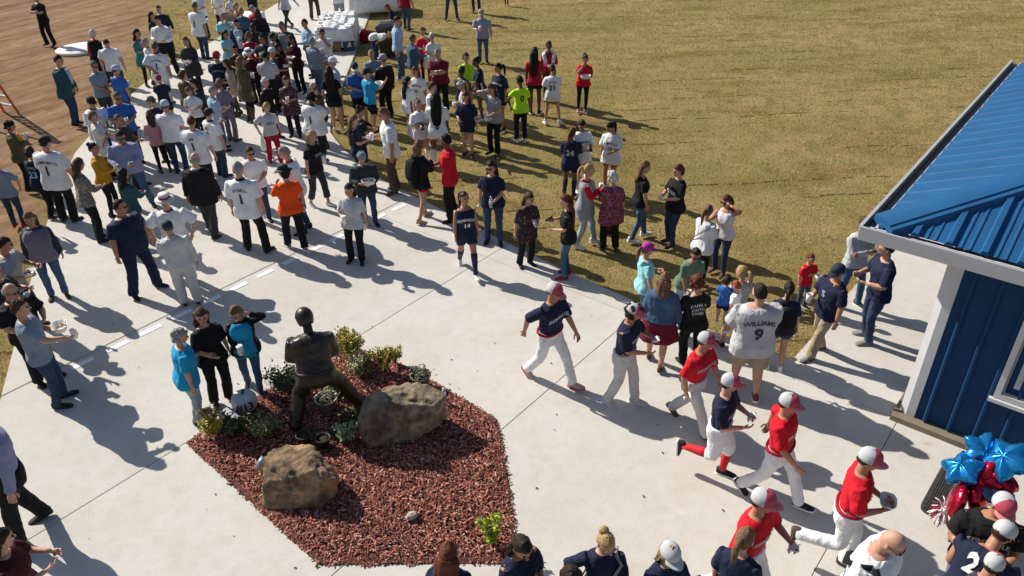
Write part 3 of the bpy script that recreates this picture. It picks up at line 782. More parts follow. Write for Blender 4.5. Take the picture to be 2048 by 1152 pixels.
    # ---- things in the hands: objects of their own
    for hd in held:
        j = J[1 if hd[1] == 'L' else -1]
        gp = j['grip']; kind = hd[0]
        w_ = Matrix.Translation((x, y, z)) @ Matrix.Rotation(yaw, 4, 'Z') @ Vector(gp)
        hold(kind, w_, yaw, short(label), hd[2] if len(hd) > 2 else None, s)
    return root
# ------------------------------------------------------------------ the setting
def region_mat():
    """one ground: dormant lawn on the right, bare graded earth on the left"""
    m, nt, b = new_mat('ground'); L = nt.links.new
    geo = nd(nt, 'ShaderNodeNewGeometry'); sx = nd(nt, 'ShaderNodeSeparateXYZ'); L(geo.outputs['Position'], sx.inputs[0])
    def noi(sc, det=5.0, vec=None, dist=0.0):
        n = nd(nt, 'ShaderNodeTexNoise', Scale=sc, Detail=det, Distortion=dist)
        L(vec or geo.outputs['Position'], n.inputs['Vector']); return n.outputs[0]
    def ramp(inp, stops):
        r = nd(nt, 'ShaderNodeValToRGB'); e = r.color_ramp.elements
        e[0].position, e[0].color = stops[0][0], (*stops[0][1], 1); e[1].position, e[1].color = stops[1][0], (*stops[1][1], 1)
        for p, c in stops[2:]: q = e.new(p); q.color = (*c, 1)
        L(inp, r.inputs[0]); return r.outputs[0]
    def math_(op, a, b_, cl=False):
        n = nd(nt, 'ShaderNodeMath', operation=op); n.use_clamp = cl
        for i, v in enumerate((a, b_)):
            if isinstance(v, (int, float)): n.inputs[i].default_value = v
            else: L(v, n.inputs[i])
        return n.outputs[0]
    def mix(f, a, b_, mode='MIX'):
        n = nd(nt, 'ShaderNodeMix', data_type='RGBA', blend_type=mode)
        for i, v in ((0, f), (6, a), (7, b_)):
            if isinstance(v, (int, float)): n.inputs[i].default_value = v
            elif isinstance(v, tuple): n.inputs[i].default_value = (*v, 1)
            else: L(v, n.inputs[i])
        return n.outputs[2]
    # lawn
    mp = nd(nt, 'ShaderNodeMapping'); mp.inputs['Rotation'].default_value = (0, 0, -.05); mp.inputs['Scale'].default_value = (.35, 1, 1); L(geo.outputs['Position'], mp.inputs['Vector'])
    big = noi(.35, 4, mp.outputs[0], .6); mid = noi(1.6, 6); fine = noi(38, 6); vf = noi(110, 3)
    g = ramp(fine, [(.25, (.27, .192, .075)), (.5, (.42, .305, .125)), (.75, (.56, .43, .21))])
    g2 = ramp(fine, [(.25, (.175, .145, .042)), (.5, (.285, .238, .075)), (.75, (.42, .345, .125))])
    gm = mix(ramp(mid, [(.42, (0, 0, 0)), (.68, (1, 1, 1))]), g, g2)
    gm = mix(math_('MULTIPLY', ramp(big, [(.42, (0, 0, 0)), (.58, (1, 1, 1))]), .6), gm, g2)
    gm = mix(.35, gm, ramp(vf, [(.3, (.35, .32, .28)), (.7, (1, 1, 1))]), 'MULTIPLY')
    gm = mix(.5, gm, ramp(noi(.8, 5, mp.outputs[0]), [(.36, (.60, .52, .46)), (.52, (1, 1, 1))]), 'MULTIPLY')
    # gaps between the rolls of turf show dark soil
    wob = noi(.9, 4)
    yy = math_('ADD', math_('ADD', sx.outputs[1], math_('MULTIPLY', sx.outputs[0], -.06)), math_('MULTIPLY', wob, .35))
    saw = math_('ABSOLUTE', math_('SUBTRACT', math_('FRACT', math_('MULTIPLY', yy, 1.15), 0), .5), 0)
    line = math_('LESS_THAN', saw, .040)
    patch = math_('GREATER_THAN', noi(.55, 3, mp.outputs[0]), .53); brk = math_('GREATER_THAN', noi(5.5, 3), .47)
    seam = math_('MULTIPLY', math_('MULTIPLY', line, patch), brk)
    gm = mix(math_('MULTIPLY', seam, .75), gm, (.05, .033, .014))
    # earth
    mpr = nd(nt, 'ShaderNodeMapping'); mpr.inputs['Rotation'].default_value = (0, 0, -1.05); L(geo.outputs['Position'], mpr.inputs['Vector']); mpd = nd(nt, 'ShaderNodeMapping'); mpd.inputs['Scale'].default_value = (.10, 1.15, 1); L(mpr.outputs[0], mpd.inputs['Vector'])
    rut = noi(2.0, 8, mpd.outputs[0], .25); mp2 = nd(nt, 'ShaderNodeMapping'); mp2.inputs['Scale'].default_value = (.35, 1.0, 1); L(mpr.outputs[0], mp2.inputs['Vector']); d1 = noi(4.5, 8, mp2.outputs[0], .4); d2 = noi(24, 5)
    dcol = ramp(rut, [(.28, (.25, .145, .076)), (.5, (.37, .228, .130)), (.75, (.47, .32, .20))])
    dcol = mix(.6, dcol, ramp(d1, [(.34, (.42, .38, .34)), (.62, (1, 1, 1))]), 'MULTIPLY')
    dcol = mix(.5, dcol, ramp(d2, [(.3, (.5, .5, .5)), (.65, (1, 1, 1))]), 'MULTIPLY')
    # boundary
    edge = math_('ADD', math_('ADD', sx.outputs[0], math_('MULTIPLY', math_('SUBTRACT', sx.outputs[1], 9), .26)), math_('MULTIPLY', math_('SUBTRACT', noi(1.2, 6), .5), 2.2))
    msk = math_('MULTIPLY_ADD', edge, -.9); nt.nodes[-1].inputs[2].default_value = -11.2
    mk = nd(nt, 'ShaderNodeMath', operation='MULTIPLY_ADD'); mk.use_clamp = True; L(edge, mk.inputs[0]); mk.inputs[1].default_value = -1.1; mk.inputs[2].default_value = -9.1
    far = nd(nt, 'ShaderNodeMath', operation='MULTIPLY_ADD'); far.use_clamp = True; L(sx.outputs[1], far.inputs[0]); far.inputs[1].default_value = .35; far.inputs[2].default_value = -.5
    col = mix(math_('MULTIPLY', mk.outputs[0], far.outputs[0]), gm, dcol)
    L(col, b.inputs['Base Color']); b.inputs['Roughness'].default_value = 1.0; b.inputs['Specular IOR Level'].default_value = .1
    h = math_('ADD', math_('MULTIPLY', fine, .5), math_('ADD', math_('MULTIPLY', vf, .35), math_('ADD', math_('MULTIPLY', mid, .6), math_('MULTIPLY', seam, -.8))))
    bp = nd(nt, 'ShaderNodeBump', Strength=1.0, Distance=.05); L(h, bp.inputs['Height']); L(bp.outputs[0], b.inputs['Normal'])
    return m

gx = np.concatenate([[-400, -120, -60], np.arange(-32, 32.01, .32), [60, 120, 400]]); gy = np.concatenate([[-300, -80, -20], np.arange(-2, 46.01, .32), [70, 150, 500]])
def gh(x, y):
    if y < 3 or y > 45 or abs(x) > 31: return -.045
    h = noise.noise((x * .5, y * .5, 3)) * .012 + noise.noise((x * 1.7, y * 1.7, 9)) * .010
    e = x + .26 * (y - 9)
    if e < -8.5:
        k = min(1, (-8.5 - e) / 2)
        u_ = x * math.cos(1.05) + y * math.sin(1.05); v_ = -x * math.sin(1.05) + y * math.cos(1.05)
        h += k * (noise.noise((u_ * .12, v_ * 1.3, 5)) * .07 + noise.noise((u_ * .6, v_ * 2.4, 1)) * .03)
        h -= .01
    return h - .045
m = MB(); nx_, ny_ = len(gx), len(gy)
m.v = [(float(a), float(b_), gh(a, b_)) for b_ in gy for a in gx]
m.f = [(j * nx_ + i, j * nx_ + i + 1, (j + 1) * nx_ + i + 1, (j + 1) * nx_ + i) for j in range(ny_ - 1) for i in range(nx_ - 1)]; m.m = [0] * len(m.f)
tag(m.build('ground', region_mat()), kind='structure')

# ---- concrete plaza, cut into slabs along its joints
def concrete():
    m, nt, b = new_mat('concrete'); L = nt.links.new
    geo = nd(nt, 'ShaderNodeNewGeometry'); oi = nd(nt, 'ShaderNodeObjectInfo')
    def noi(sc, det, dist=0.0):
        n = nd(nt, 'ShaderNodeTexNoise', Scale=sc, Detail=det, Distortion=dist); L(geo.outputs['Position'], n.inputs['Vector']); return n.outputs[0]
    def ramp(inp, stops):
        r = nd(nt, 'ShaderNodeValToRGB'); e = r.color_ramp.elements
        for i in (0, 1): e[i].position, e[i].color = stops[i][0], (*stops[i][1], 1)
        L(inp, r.inputs[0]); return r.outputs[0]
    def mul(f, a, b_):
        n = nd(nt, 'ShaderNodeMix', data_type='RGBA', blend_type='MULTIPLY'); n.inputs[0].default_value = f; L(a, n.inputs[6]); L(b_, n.inputs[7]); return n.outputs[2]
    c = ramp(noi(.35, 5, .5), [(.3, (.575, .545, .50)), (.7, (.615, .592, .555))])
    c = mul(.45, c, ramp(noi(1.4, 6, .8), [(.3, (.86, .83, .78)), (.62, (1, 1, 1))]))
    c = mul(.35, c, ramp(noi(6, 6), [(.28, (.80, .78, .74)), (.55, (1, 1, 1))]))
    c = mul(.5, c, ramp(noi(38, 4), [(.25, (.74, .72, .70)), (.5, (1, 1, 1))]))
    c = mul(.6, c, ramp(noi(2.6, 3, 2.5), [(.20, (.76, .68, .58)), (.30, (1, 1, 1))]))
    c = mul(.14, c, ramp(oi.outputs['Random'], [(0, (.75, .75, .74)), (1, (1, 1, 1))]))
    L(c, b.inputs['Base Color']); b.inputs['Roughness'].default_value = .88; b.inputs['Specular IOR Level'].default_value = .3
    bp = nd(nt, 'ShaderNodeBump', Strength=.35, Distance=.006); L(noi(120, 4), bp.inputs['Height']); L(bp.outputs[0], b.inputs['Normal'])
    return m
M_CON = concrete()
U = np.array([math.cos(math.radians(-40)), math.sin(math.radians(-40))]); V = np.array([-U[1], U[0]])
C0 = np.array([5.50, 8.13])                                     # corner of the building
left = [(-7.0, 7.1), (-7.77, 8.98), (-8.55, 11.0), (-9.24, 12.77), (-10.10, 15.08), (-10.8, 17.2), (-11.32, 18.93), (-11.70, 21.5), (-11.86, 24.62), (-11.76, 27), (-11.0, 32), (-10.4, 37), (-10.2, 44)]
right = [(-5.9, 44), (-5.93, 35.84), (-5.45, 28), (-5.30, 25.10), (-5.13, 21.6), (-4.85, 20.0), (-4.42, 19.04), (-3.37, 17.20), (-1.99, 15.66), (-.22, 13.70), (1.01, 12.42), (2.32, 11.16), (3.49, 10.22), (4.39, 9.55), (5.24, 10.50), (5.95, 11.37), (7.6, 13.3), (13.2, 20.0), (15.2, 18.6), (12, 4), (8, 0), (-2, 0), (-5, 2.5)]
bm = bmesh.new()
fv = [bm.verts.new((p[0], p[1], 0)) for p in left + right]
bm.faces.new(fv)
du = Vector((math.cos(math.radians(50.5)), math.sin(math.radians(50.5)), 0)); dn = Vector((-du.y, du.x, 0))
for p0, nrm in (((-5.68, 6.66), dn), ((-7.07, 9.93), dn), ((4.82, 7.38), dn), ((1.57, 10.22), dn), ((-7.7, 9.2), dn), ((5.44, 8.09), du), ((-.25, 8.28), du), ((-2.76, 10.18), du) , ((-4.4, 19.0), Vector((.1, 1, 0))), ((-6, 24.5), Vector((0, 1, 0))), ((-6, 30), Vector((0, 1, 0)))):
    gg = bm.verts[:] + bm.edges[:]
    if nrm is du and p0[0] < 0:                                  # these joints stop short of the far edges
        continue
    gg += bm.faces[:]
    bmesh.ops.bisect_plane(bm, geom=gg, plane_co=(p0[0], p0[1], 0), plane_no=nrm, dist=1e-4)
bmesh.ops.triangulate(bm, faces=[f for f in bm.faces if len(f.verts) > 400])
plaza = empty('plaza'); tag(plaza, kind='structure')
for f in bm.faces:
    P = [np.array(v.co[:2]) for v in f.verts]
    n = len(P)
    if sum(P[i][0] * P[(i + 1) % n][1] - P[(i + 1) % n][0] * P[i][1] for i in range(n)) < 0: P = P[::-1]
    def off(d):
        out = []
        for i in range(n):
            a, b_, c = P[i - 1], P[i], P[(i + 1) % n]
            n1 = unit(np.array([-(b_ - a)[1], (b_ - a)[0]])); n2 = unit(np.array([-(c - b_)[1], (c - b_)[0]]))
            k = n1 + n2; k = k / max(k @ k, .5) * 2
            out.append(b_ + k * d)
        return out
    m = MB(); A, B_ = off(.004), off(.009)
    vv = [(*p, -.12) for p in A] + [(*p, -.006) for p in A] + [(*p, 0) for p in B_]
    m.add(vv, [tuple(range(2 * n, 3 * n))] + [(i, (i + 1) % n, n + (i + 1) % n, n + i) for i in range(n)] + [(n + i, n + (i + 1) % n, 2 * n + (i + 1) % n, 2 * n + i) for i in range(n)])
    m.build('slab', M_CON, plaza, smooth=False)
bm.free()
m = MB(); m.add([(*p, -.04) for p in left + right], [tuple(range(len(left + right)))])
m.build('joint_filler', mottled('joint_dirt', (.22, .19, .16), .95, .3, 6, .2), plaza, smooth=False)

# ---- white strips stuck along the joint
def strip(i):
    p = np.array([-7.07, 9.83]) + np.array([du.x, du.y]) * (.1 + i * .585)
    m = MB(); m.box((0, 0, 0), (.36 + .03 * math.sin(i * 7), .115, .004)); o = m.build('pavement_strip', mottled('strip_white', (.85, .85, .84), .5, .04, 9, .1), smooth=False)
    o.location = (p[0] + .085, p[1] - .07, .0045); o.rotation_euler = (0, 0, math.radians(50.5 + 2 * math.sin(i * 3)))
    tag(o, 'flat white strip in the dashed row along the pavement joint', 'paper strip', 'white strips along the pavement joint')
for i in range(13): strip(i)

# ---- round concrete pad on the earth
m = MB(); lathe(m, [(.0, -.02), (.88, -.02), (.88, .06), (.86, .075), (.0, .076)], 40); o = m.build('concrete_pad', mottled('pad_white', (.72, .70, .66), .8, .06, 3, .2), loc=(-16.0, 29.4, -.03)); tag(o, 'round white concrete pad lying on bare earth', 'concrete pad')

# ---- mulch bed
bed = np.array([(-4.60, 7.95), (-4.11, 8.62), (-3.63, 9.18), (-3.09, 9.77), (-2.76, 10.12), (-2.06, 9.86), (-1.50, 9.40), (-1.05, 9.00), (-.62, 8.61), (-.25, 8.28), (-.17, 7.7), (-.11, 7.21), (-.06, 6.7), (-.03, 6.31), (-.01, 5.82), (-1.14, 5.84), (-2.32, 5.86), (-3.24, 6.71), (-3.95, 7.36)])
def in_bed(p):
    c = False; n = len(bed)
    for i in range(n):
        a, b_ = bed[i], bed[i - 1]
        if (a[1] > p[1]) != (b_[1] > p[1]) and p[0] < (b_[0] - a[0]) * (p[1] - a[1]) / (b_[1] - a[1]) + a[0]: c = not c
    return c
def bed_d(p):
    d = 9
    for i in range(len(bed)):
        a, b_ = bed[i], bed[i - 1]; e = b_ - a; t = min(max(((p - a) @ e) / (e @ e), 0), 1); d = min(d, np.linalg.norm(p - a - e * t))
    return d
def bed_h(p): return .012 + .040 * min(1, bed_d(np.asarray(p)) / .25) + .014 * noise.noise((p[0] * 1.8, p[1] * 1.8, 0))
m = MB(); cc = bed.mean(axis=0); rs = []
for k, z_ in ((1.0, .004), (.985, .03), (.93, .06), (.7, .075), (.4, .085), (.02, .09)):
    fine_ = []
    for i in range(len(bed)):
        for t in (0, .33, .66): fine_.append(bed[i] * (1 - t) + bed[(i + 1) % len(bed)] * t)
    q = (np.array(fine_) - cc) * k + cc
    rs.append([(x_, y_, z_ if k > .98 else bed_h((x_, y_)) - .012) for x_, y_ in q])
m.rings(rs, cap=False)
mbed = m.build('mulch_bed', mottled('mulch_soil', (.10, .035, .025), .95, .4, 25, .8, 40, .02)); tag(mbed, kind='structure')
def chip_mat():
    m, nt, b = new_mat('mulch_chip'); g = nd(nt, 'ShaderNodeNewGeometry'); r = nd(nt, 'ShaderNodeValToRGB'); e = r.color_ramp.elements
    e[0].position, e[0].color = 0, (.09, .034, .026, 1); e[1].position, e[1].color = 1, (.68, .44, .36, 1)
    for p, c in ((.3, (.24, .072, .046)), (.6, (.38, .125, .080)), (.85, (.50, .20, .135))): q = e.new(p); q.color = (*c, 1)
    nt.links.new(g.outputs['Random Per Island'], r.inputs[0]); nt.links.new(r.outputs[0], b.inputs['Base Color']); b.inputs['Roughness'].default_value = .85
    return m
m = MB(); lo, hi = bed.min(axis=0) - .12, bed.max(axis=0) + .12; cnt = 0
while cnt < 25000:
    p = NR.uniform(lo, hi)
    if not in_bed(p):
        if bed_d(p) > abs(NR.normal(0, .012)): continue
        hz = .006
    else: hz = bed_h(p)
    q_ = NR.uniform() ** 2.2; L_, W_, T_ = .014 + .078 * q_, NR.uniform(.006, .016) + .010 * q_, NR.uniform(.004, .010)
    R = rotz(NR.uniform(0, 6.28)) @ roty(NR.normal(0, .35)) @ rotx(NR.normal(0, .5))
    vs_ = np.array([(-.5, -.5, 0), (.5, -.35, 0), (.42, .5, 0), (-.5, .4, 0), (-.45, -.4, 1), (.5, -.4, 1), (.4, .4, 1), (-.4, .45, 1)]) * (L_, W_, T_)
    m.add(vs_ @ R.T + (p[0], p[1], hz + abs(NR.normal(0, .006))), [(4, 5, 6, 7), (0, 1, 5, 4), (1, 2, 6, 5), (2, 3, 7, 6), (3, 0, 4, 7)]); cnt += 1
o = m.build('mulch_chips', chip_mat(), smooth=False); tag(o, 'red shredded wood mulch covering the planting bed', 'mulch', kind='stuff')
m = MB()
for k in range(150):
    p = NR.uniform((-7, 5.3), (5, 12))
    if in_bed(p) : continue
    if k > 60 and bed_d(p) > .7: continue
    R = rotz(NR.uniform(0, 6.28)) @ rotx(NR.normal(0, .3)); L_ = NR.uniform(.02, .05)
    m.add(np.array([(-.5, 0, 0), (0, -.3, .1), (.5, 0, .05), (0, .3, .1)]) * L_ @ R.T + (p[0], p[1], .008), [(0, 1, 2, 3)])
tag(m.build('leaf_litter', mottled('dead_leaf', (.09, .05, .03), .9, .4, 20, 0), smooth=False), 'scattered dead leaves and chips on the concrete', 'leaves', kind='stuff')

# ---- grass tufts standing on the lawn
def grass_mat():
    m, nt, b = new_mat('grass_blades'); g = nd(nt, 'ShaderNodeNewGeometry'); r = nd(nt, 'ShaderNodeValToRGB'); e = r.color_ramp.elements
    e[0].position, e[0].color = 0, (.20, .155, .055, 1); e[1].position, e[1].color = 1, (.54, .41, .21, 1)
    for p, c in ((.28, (.30, .225, .085)), (.6, (.40, .29, .125))): q = e.new(p); q.color = (*c, 1)
    nt.links.new(g.outputs['Random Per Island'], r.inputs[0]); nt.links.new(r.outputs[0], b.inputs['Base Color']); b.inputs['Roughness'].default_value = .9
    return m
plz = left + right
def in_poly(p, P):
    c = False
    for i in range(len(P)):
        a, b_ = P[i], P[i - 1]
        if (a[1] > p[1]) != (b_[1] > p[1]) and p[0] < (b_[0] - a[0]) * (p[1] - a[1]) / (b_[1] - a[1]) + a[0]: c = not c
    return c
m = MB(); cnt = 0; vs_ = []; fs_ = []
while cnt < 60000:
    t = NR.uniform() ** 1.5
    y_ = 7 + 33 * t; x_ = NR.uniform(-.75, .75) * (y_ + 3)
    if x_ + .26 * (y_ - 9) < -8.5 + NR.normal(0, .35): continue
    if in_poly((x_, y_), plz): continue
    h_ = gh(x_, y_); k = 1 + y_ / 22
    for q in range(3):
        a = NR.uniform(0, 6.28); l_ = NR.uniform(.012, .032) * k ** .4; w_ = .0045 * k; ox_, oy_ = NR.normal(0, .09, 2); ti = NR.uniform(.4, 1.8)
        c_, s_ = math.cos(a), math.sin(a); b0 = len(vs_)
        vs_ += [(x_ + ox_ - s_ * w_, y_ + oy_ + c_ * w_, h_ - .004), (x_ + ox_ + s_ * w_, y_ + oy_ - c_ * w_, h_ - .004), (x_ + ox_ + c_ * l_ * ti, y_ + oy_ + s_ * l_ * ti, h_ + l_)]
        fs_.append((b0, b0 + 1, b0 + 2))
    cnt += 1
for i in range(len(right) - 1):                                  # a ragged fringe along the slab edge
    a, b_ = np.array(right[i]), np.array(right[i + 1])
    if i > 16: break
    Ln = np.linalg.norm(b_ - a); nn = np.array([(b_ - a)[1], -(b_ - a)[0]]) / Ln
    for q in range(int(Ln * 240)):
        p = a + (b_ - a) * NR.uniform() + nn * (-.03 + abs(NR.normal(0, .07))); g_ = NR.uniform(0, 6.28); l_ = NR.uniform(.025, .065); w_ = .006; ti = NR.uniform(.3, 1.2); c_, s_ = math.cos(g_), math.sin(g_); b0 = len(vs_)
        vs_ += [(p[0] - s_ * w_, p[1] + c_ * w_, -.05), (p[0] + s_ * w_, p[1] - c_ * w_, -.05), (p[0] + c_ * l_ * ti, p[1] + s_ * l_ * ti, l_ - .03)]; fs_.append((b0, b0 + 1, b0 + 2))
m.v = vs_; m.f = fs_; m.m = [0] * len(fs_)
tag(m.build('grass', grass_mat(), smooth=False), 'short dormant straw coloured grass of the lawn', 'grass', kind='stuff')

# ------------------------------------------------------------------ building with the blue metal roof
bld = empty('metal_building', (C0[0], C0[1], 0), math.radians(-40)); tag(bld, 'blue ribbed metal building with white trim and blue metal roof', 'building')
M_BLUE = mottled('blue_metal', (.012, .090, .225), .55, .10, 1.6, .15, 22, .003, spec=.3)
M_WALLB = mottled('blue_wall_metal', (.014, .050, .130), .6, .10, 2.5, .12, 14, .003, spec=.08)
M_TRIM = mottled('white_trim', (.56, .56, .58), .45, .04, 3, .1)
M_GUT_SHADE = mottled('gutter_inner_shade', (.06, .06, .065), .6, .2, 5, .2)  # dark colour stands in for the shade inside the gutter channel
wl, wz = 7.0, 2.66
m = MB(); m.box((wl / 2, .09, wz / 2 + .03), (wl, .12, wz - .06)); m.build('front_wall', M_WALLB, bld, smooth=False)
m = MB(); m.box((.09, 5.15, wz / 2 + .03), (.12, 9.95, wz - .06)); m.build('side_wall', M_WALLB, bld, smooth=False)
m = MB(); m.box((wl / 2 - .05, 4.9, .02), (wl + .2, 10.1, .13)); m.build('footing', mottled('footing_shaded_concrete', (.20, .16, .12), .9, .2, 5, .3), bld, smooth=False)  # brown tone has the shade at the wall foot painted into it
# ribbed siding, one panel per rib
m = MB(); W_ = .30
prof = [(0, 0), (.10, 0), (.104, -.003), (.116, -.003), (.12, 0), (.222, 0), (.244, -.046), (.274, -.046), (.296, 0), (.30, 0)]
vv = [(a, b_, z_) for z_ in (.10, wz) for a, b_ in prof]; k = len(prof)
m.add(vv, [(i, i + 1, k + i + 1, k + i) for i in range(k - 1)])
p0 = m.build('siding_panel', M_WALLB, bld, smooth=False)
WIN = (.89, 3.0, .90, 2.12)     # along, along, low, high
for i in range(22):
    x_ = .0 + i * W_
    if i == 0: p0.location = (x_ + .0, .006, 0); continue
    o = p0.copy(); COL.objects.link(o); o.parent = bld; o.location = (x_, .006, 0)
# corner trim and frieze
m = MB(); vv = []
sec = [(-.085, .25), (-.085, .06), (.01, -.010), (.12, -.010), (.12, .025), (.02, .03), (.02, .25)]
k = len(sec); m.add([(a, b_, z_) for z_ in (.085, wz) for a, b_ in sec], [(i, (i + 1) % k, k + (i + 1) % k, k + i) for i in range(k)] + [tuple(range(k))[::-1], tuple(range(k, 2 * k))])
m.build('corner_trim', M_TRIM, bld, smooth=False)
# window with a poster
def frame(x0, x1, z0, z1, t, d0, d1, name, mt, par):
    m = MB(); dy, dc = d1 - d0, (d0 + d1) / 2
    m.box(((x0 + x1) / 2, dc, z0 + t / 2), (x1 - x0, dy, t)); m.box(((x0 + x1) / 2, dc, z1 - t / 2), (x1 - x0, dy, t))
    m.box((x0 + t / 2, dc, (z0 + z1) / 2), (t, dy, z1 - z0 - 2 * t)); m.box((x1 - t / 2, dc, (z0 + z1) / 2), (t, dy, z1 - z0 - 2 * t))
    return m.build(name, mt, par, smooth=False)
wx0, wx1, wz0, wz1 = WIN
win = frame(wx0, wx1, wz0, wz1, .07, -.055, .03, 'window', M_TRIM, bld)
frame(wx0 + .07, wx1 - .07, wz0 + .07, wz1 - .07, .03, -.035, .02, 'window_sash', mottled('sash_grey', (.25, .25, .26), .5, .1, 4, .1), win)
m = MB(); m.box(((wx0 + wx1) / 2, .010, (wz0 + wz1) / 2), (wx1 - wx0 - .2, .006, wz1 - wz0 - .2)); pane = m.build('window_pane', mottled('dark_glass', (.02, .028, .04), .05, .2, 3, 0, spec=.8), win, smooth=False)
m = MB(); m.box((wx0 + .42, -.004, wz0 + .42), (.50, .006, .46)); po = m.build('poster', mottled('poster_pale', (.50, .53, .57), .6, .12, 8, 0), win, smooth=False)
m = MB(); m.ell((wx0 + .33, -.010, wz0 + .53), (.085, .003, .05), 0, 10, 5); m.ell((wx0 + .42, -.010, wz0 + .50), (.05, .003, .03), 0, 10, 5); m.build('poster_emblem', mottled('poster_red', (.16, .02, .03), .6, .2, 20, 0), win)
m = MB()
for i in range(3):
    for q in range(9 - i): m.box((wx0 + .25 + q * .042 + .006 * math.sin(q * 5 + i), -.009, wz0 + .40 - i * .045), (.034, .003, .020))
m.build('poster_text', mottled('ink', (.02, .025, .04), .6, 0, 4, 0), win, smooth=False)
m = MB(); m.box(((wx0 + wx1) / 2, -.05, wz0 - .035), (wx1 - wx0 + .08, .09, .05)); m.build('window_sill', M_TRIM, win, smooth=False)
# roof: eaves corner E, slope .36
OE, FE, EZ, SLP = .92, .30, 2.90, .40
ex, ey = -OE, -FE
def rp(a, b_, lift=0):                           # a along the eave (from the corner), b up the slope in plan
    return a, b_, b_
N = 20; PW = .38; HALF = 4.6
def panel(along, i):
    """roof panel between two big ribs, ended on the hip"""
    a0, a1 = i * PW, (i + 1) * PW
    m = MB()
    def P3(a, b_, up=0.0):
        b_ = min(b_, HALF); z_ = EZ + b_ * SLP + up
        return (ex + a, ey + b_, z_) if along == 'u' else (ex + b_, ey + a, z_)
    m.add([P3(a0, 0), P3(a1, 0), P3(a1, a1), P3(a0, a0)], [(0, 1, 2, 3)])
    for ar, w_, h_ in () if i == 0 else (((a0 + .065, .105, .05), (a0 + .19, .034, .014), (a0 + .285, .034, .014)) if along == 'u' else ((a0 + .065, .11, .016), (a0 + .19, .03, .004), (a0 + .285, .03, .004))):
        t_ = w_ * .28
        q = [(ar - w_ / 2, 0.002), (ar - t_, h_), (ar + t_, h_), (ar + w_ / 2, 0.002)]
        vv = [P3(a, 0 if h_ < .015 else -.012, u_) for a, u_ in q] + [P3(a, min(a, HALF), u_) for a, u_ in q]
        m.add(vv, [(0, 1, 5, 4), (1, 2, 6, 5), (2, 3, 7, 6), (3, 2, 1, 0)])
    return m.build('roof_panel', M_BLUE, bld, smooth=False)
for i in range(22): panel('u', i)
for i in range(23): panel('v', i)
# hip cap over the joint
m = MB(); K = 12; rs = []
for k in range(2):
    b_ = .05 + (HALF - .05) * k; z_ = EZ + b_ * SLP
    c = np.array([ex + b_, ey + b_, z_]); sd = np.array([.7071, -.7071, 0])
    rs.append([c + sd * .24 + (0, 0, -.10 + .005), c + sd * .21 + (0, 0, .020), c + sd * .15 + (0, 0, .028), c + sd * .14 + (0, 0, .052), c + sd * .05 + (0, 0, .062), c - sd * .05 + (0, 0, .062), c - sd * .21 + (0, 0, .035), c - sd * .24 + (0, 0, -.08)])
rs = [np.array(r) for r in rs]
m.rings(rs, cap=False); k = len(rs[0]); m.f.append(tuple(range(k))); m.m.append(0); m.build('hip_cap', M_BLUE, bld, smooth=False)
# fascia, soffit, gutters
m = MB(); m.box((ex + 4.2, ey - .012, EZ - .125), (8.6, .03, .17)); m.build('fascia', M_TRIM, bld, smooth=False)
m = MB(); m.box((ex - .012, ey + 4.45, EZ - .125), (.03, 9.0, .17)); m.build('fascia', M_TRIM, bld, smooth=False)
m = MB(); m.box((ex + 4.3, ey + .2, EZ - .205), (8.5, .38, .016)); m.box((ex + .56, ey + 4.6, EZ - .205), (1.06, 8.3, .016)); m.build('soffit', M_TRIM, bld, smooth=False)
for along, ln in (('u', 8.5), ('v', 8.9)):
    m = MB()
    sec = [(0.0, -.02), (-.10, -.02), (-.112, .070), (-.150, .078), (-.150, .060), (-.130, -.115), (0.0, -.115)]
    def q(a, o_, z_): return (ex + a, ey + o_ - .03, EZ - .06 + z_) if along == 'u' else (ex + o_ - .03, ey + a, EZ - .06 + z_)
    k = len(sec); st = -.155
    vv = [q(a, o_, z_) for a in (st, ln) for o_, z_ in sec]
    m.add(vv, [(i, (i + 1) % k, k + (i + 1) % k, k + i) for i in range(k)] + [tuple(range(k)), tuple(range(k, 2 * k))]); m.m[0] = 1; m.m[1] = 1; g_ = m.build('gutter', [M_TRIM, M_GUT_SHADE], bld, smooth=False)  # channel floor and inner face of the lip painted dark as shade
    m = MB(); m.add([q(a, o_, -.010) for a in (st + .05, ln) for o_ in (-.098, -.003)], [(0, 1, 3, 2)]); m.build('gutter_bottom_shade', M_GUT_SHADE, g_, smooth=False)  # dark sheet that paints shade over the channel floor
# ------------------------------------------------------------------ bronze statue
def bronze_mat():
    m, nt, b = new_mat('bronze'); tc = nd(nt, 'ShaderNodeTexCoord'); n1 = nd(nt, 'ShaderNodeTexNoise', Scale=9.0, Detail=5.0); nt.links.new(tc.outputs['Object'], n1.inputs['Vector'])
    r = nd(nt, 'ShaderNodeValToRGB'); r.color_ramp.elements[0].color = (.012, .009, .007, 1); r.color_ramp.elements[1].color = (.045, .033, .024, 1)
    nt.links.new(n1.outputs[0], r.inputs[0]); nt.links.new(r.outputs[0], b.inputs['Base Color'])
    b.inputs['Metallic'].default_value = .35; b.inputs['Roughness'].default_value = .4
    bp = nd(nt, 'ShaderNodeBump', Strength=.5, Distance=.02); nt.links.new(n1.outputs[0], bp.inputs['Height']); nt.links.new(bp.outputs[0], b.inputs['Normal'])
    return m
M_BRONZE = bronze_mat()
st = person(-2.70, 8.26, 1.93, 106, 'm', 't', ('buzz', 'dark'), ('jersey', 'brown', .86), ('baggy', 'brown'), 'brown', 'bat,bat,straddle', 'dark bronze statue of a ballplayer in helmet with legs apart', w=1.3, cap=('helmet', 'brown'), bronze=M_BRONZE, cat='statue', group=None, belt='brown', z=.06, hyaw=15, lean=24)
st.name = 'statue'
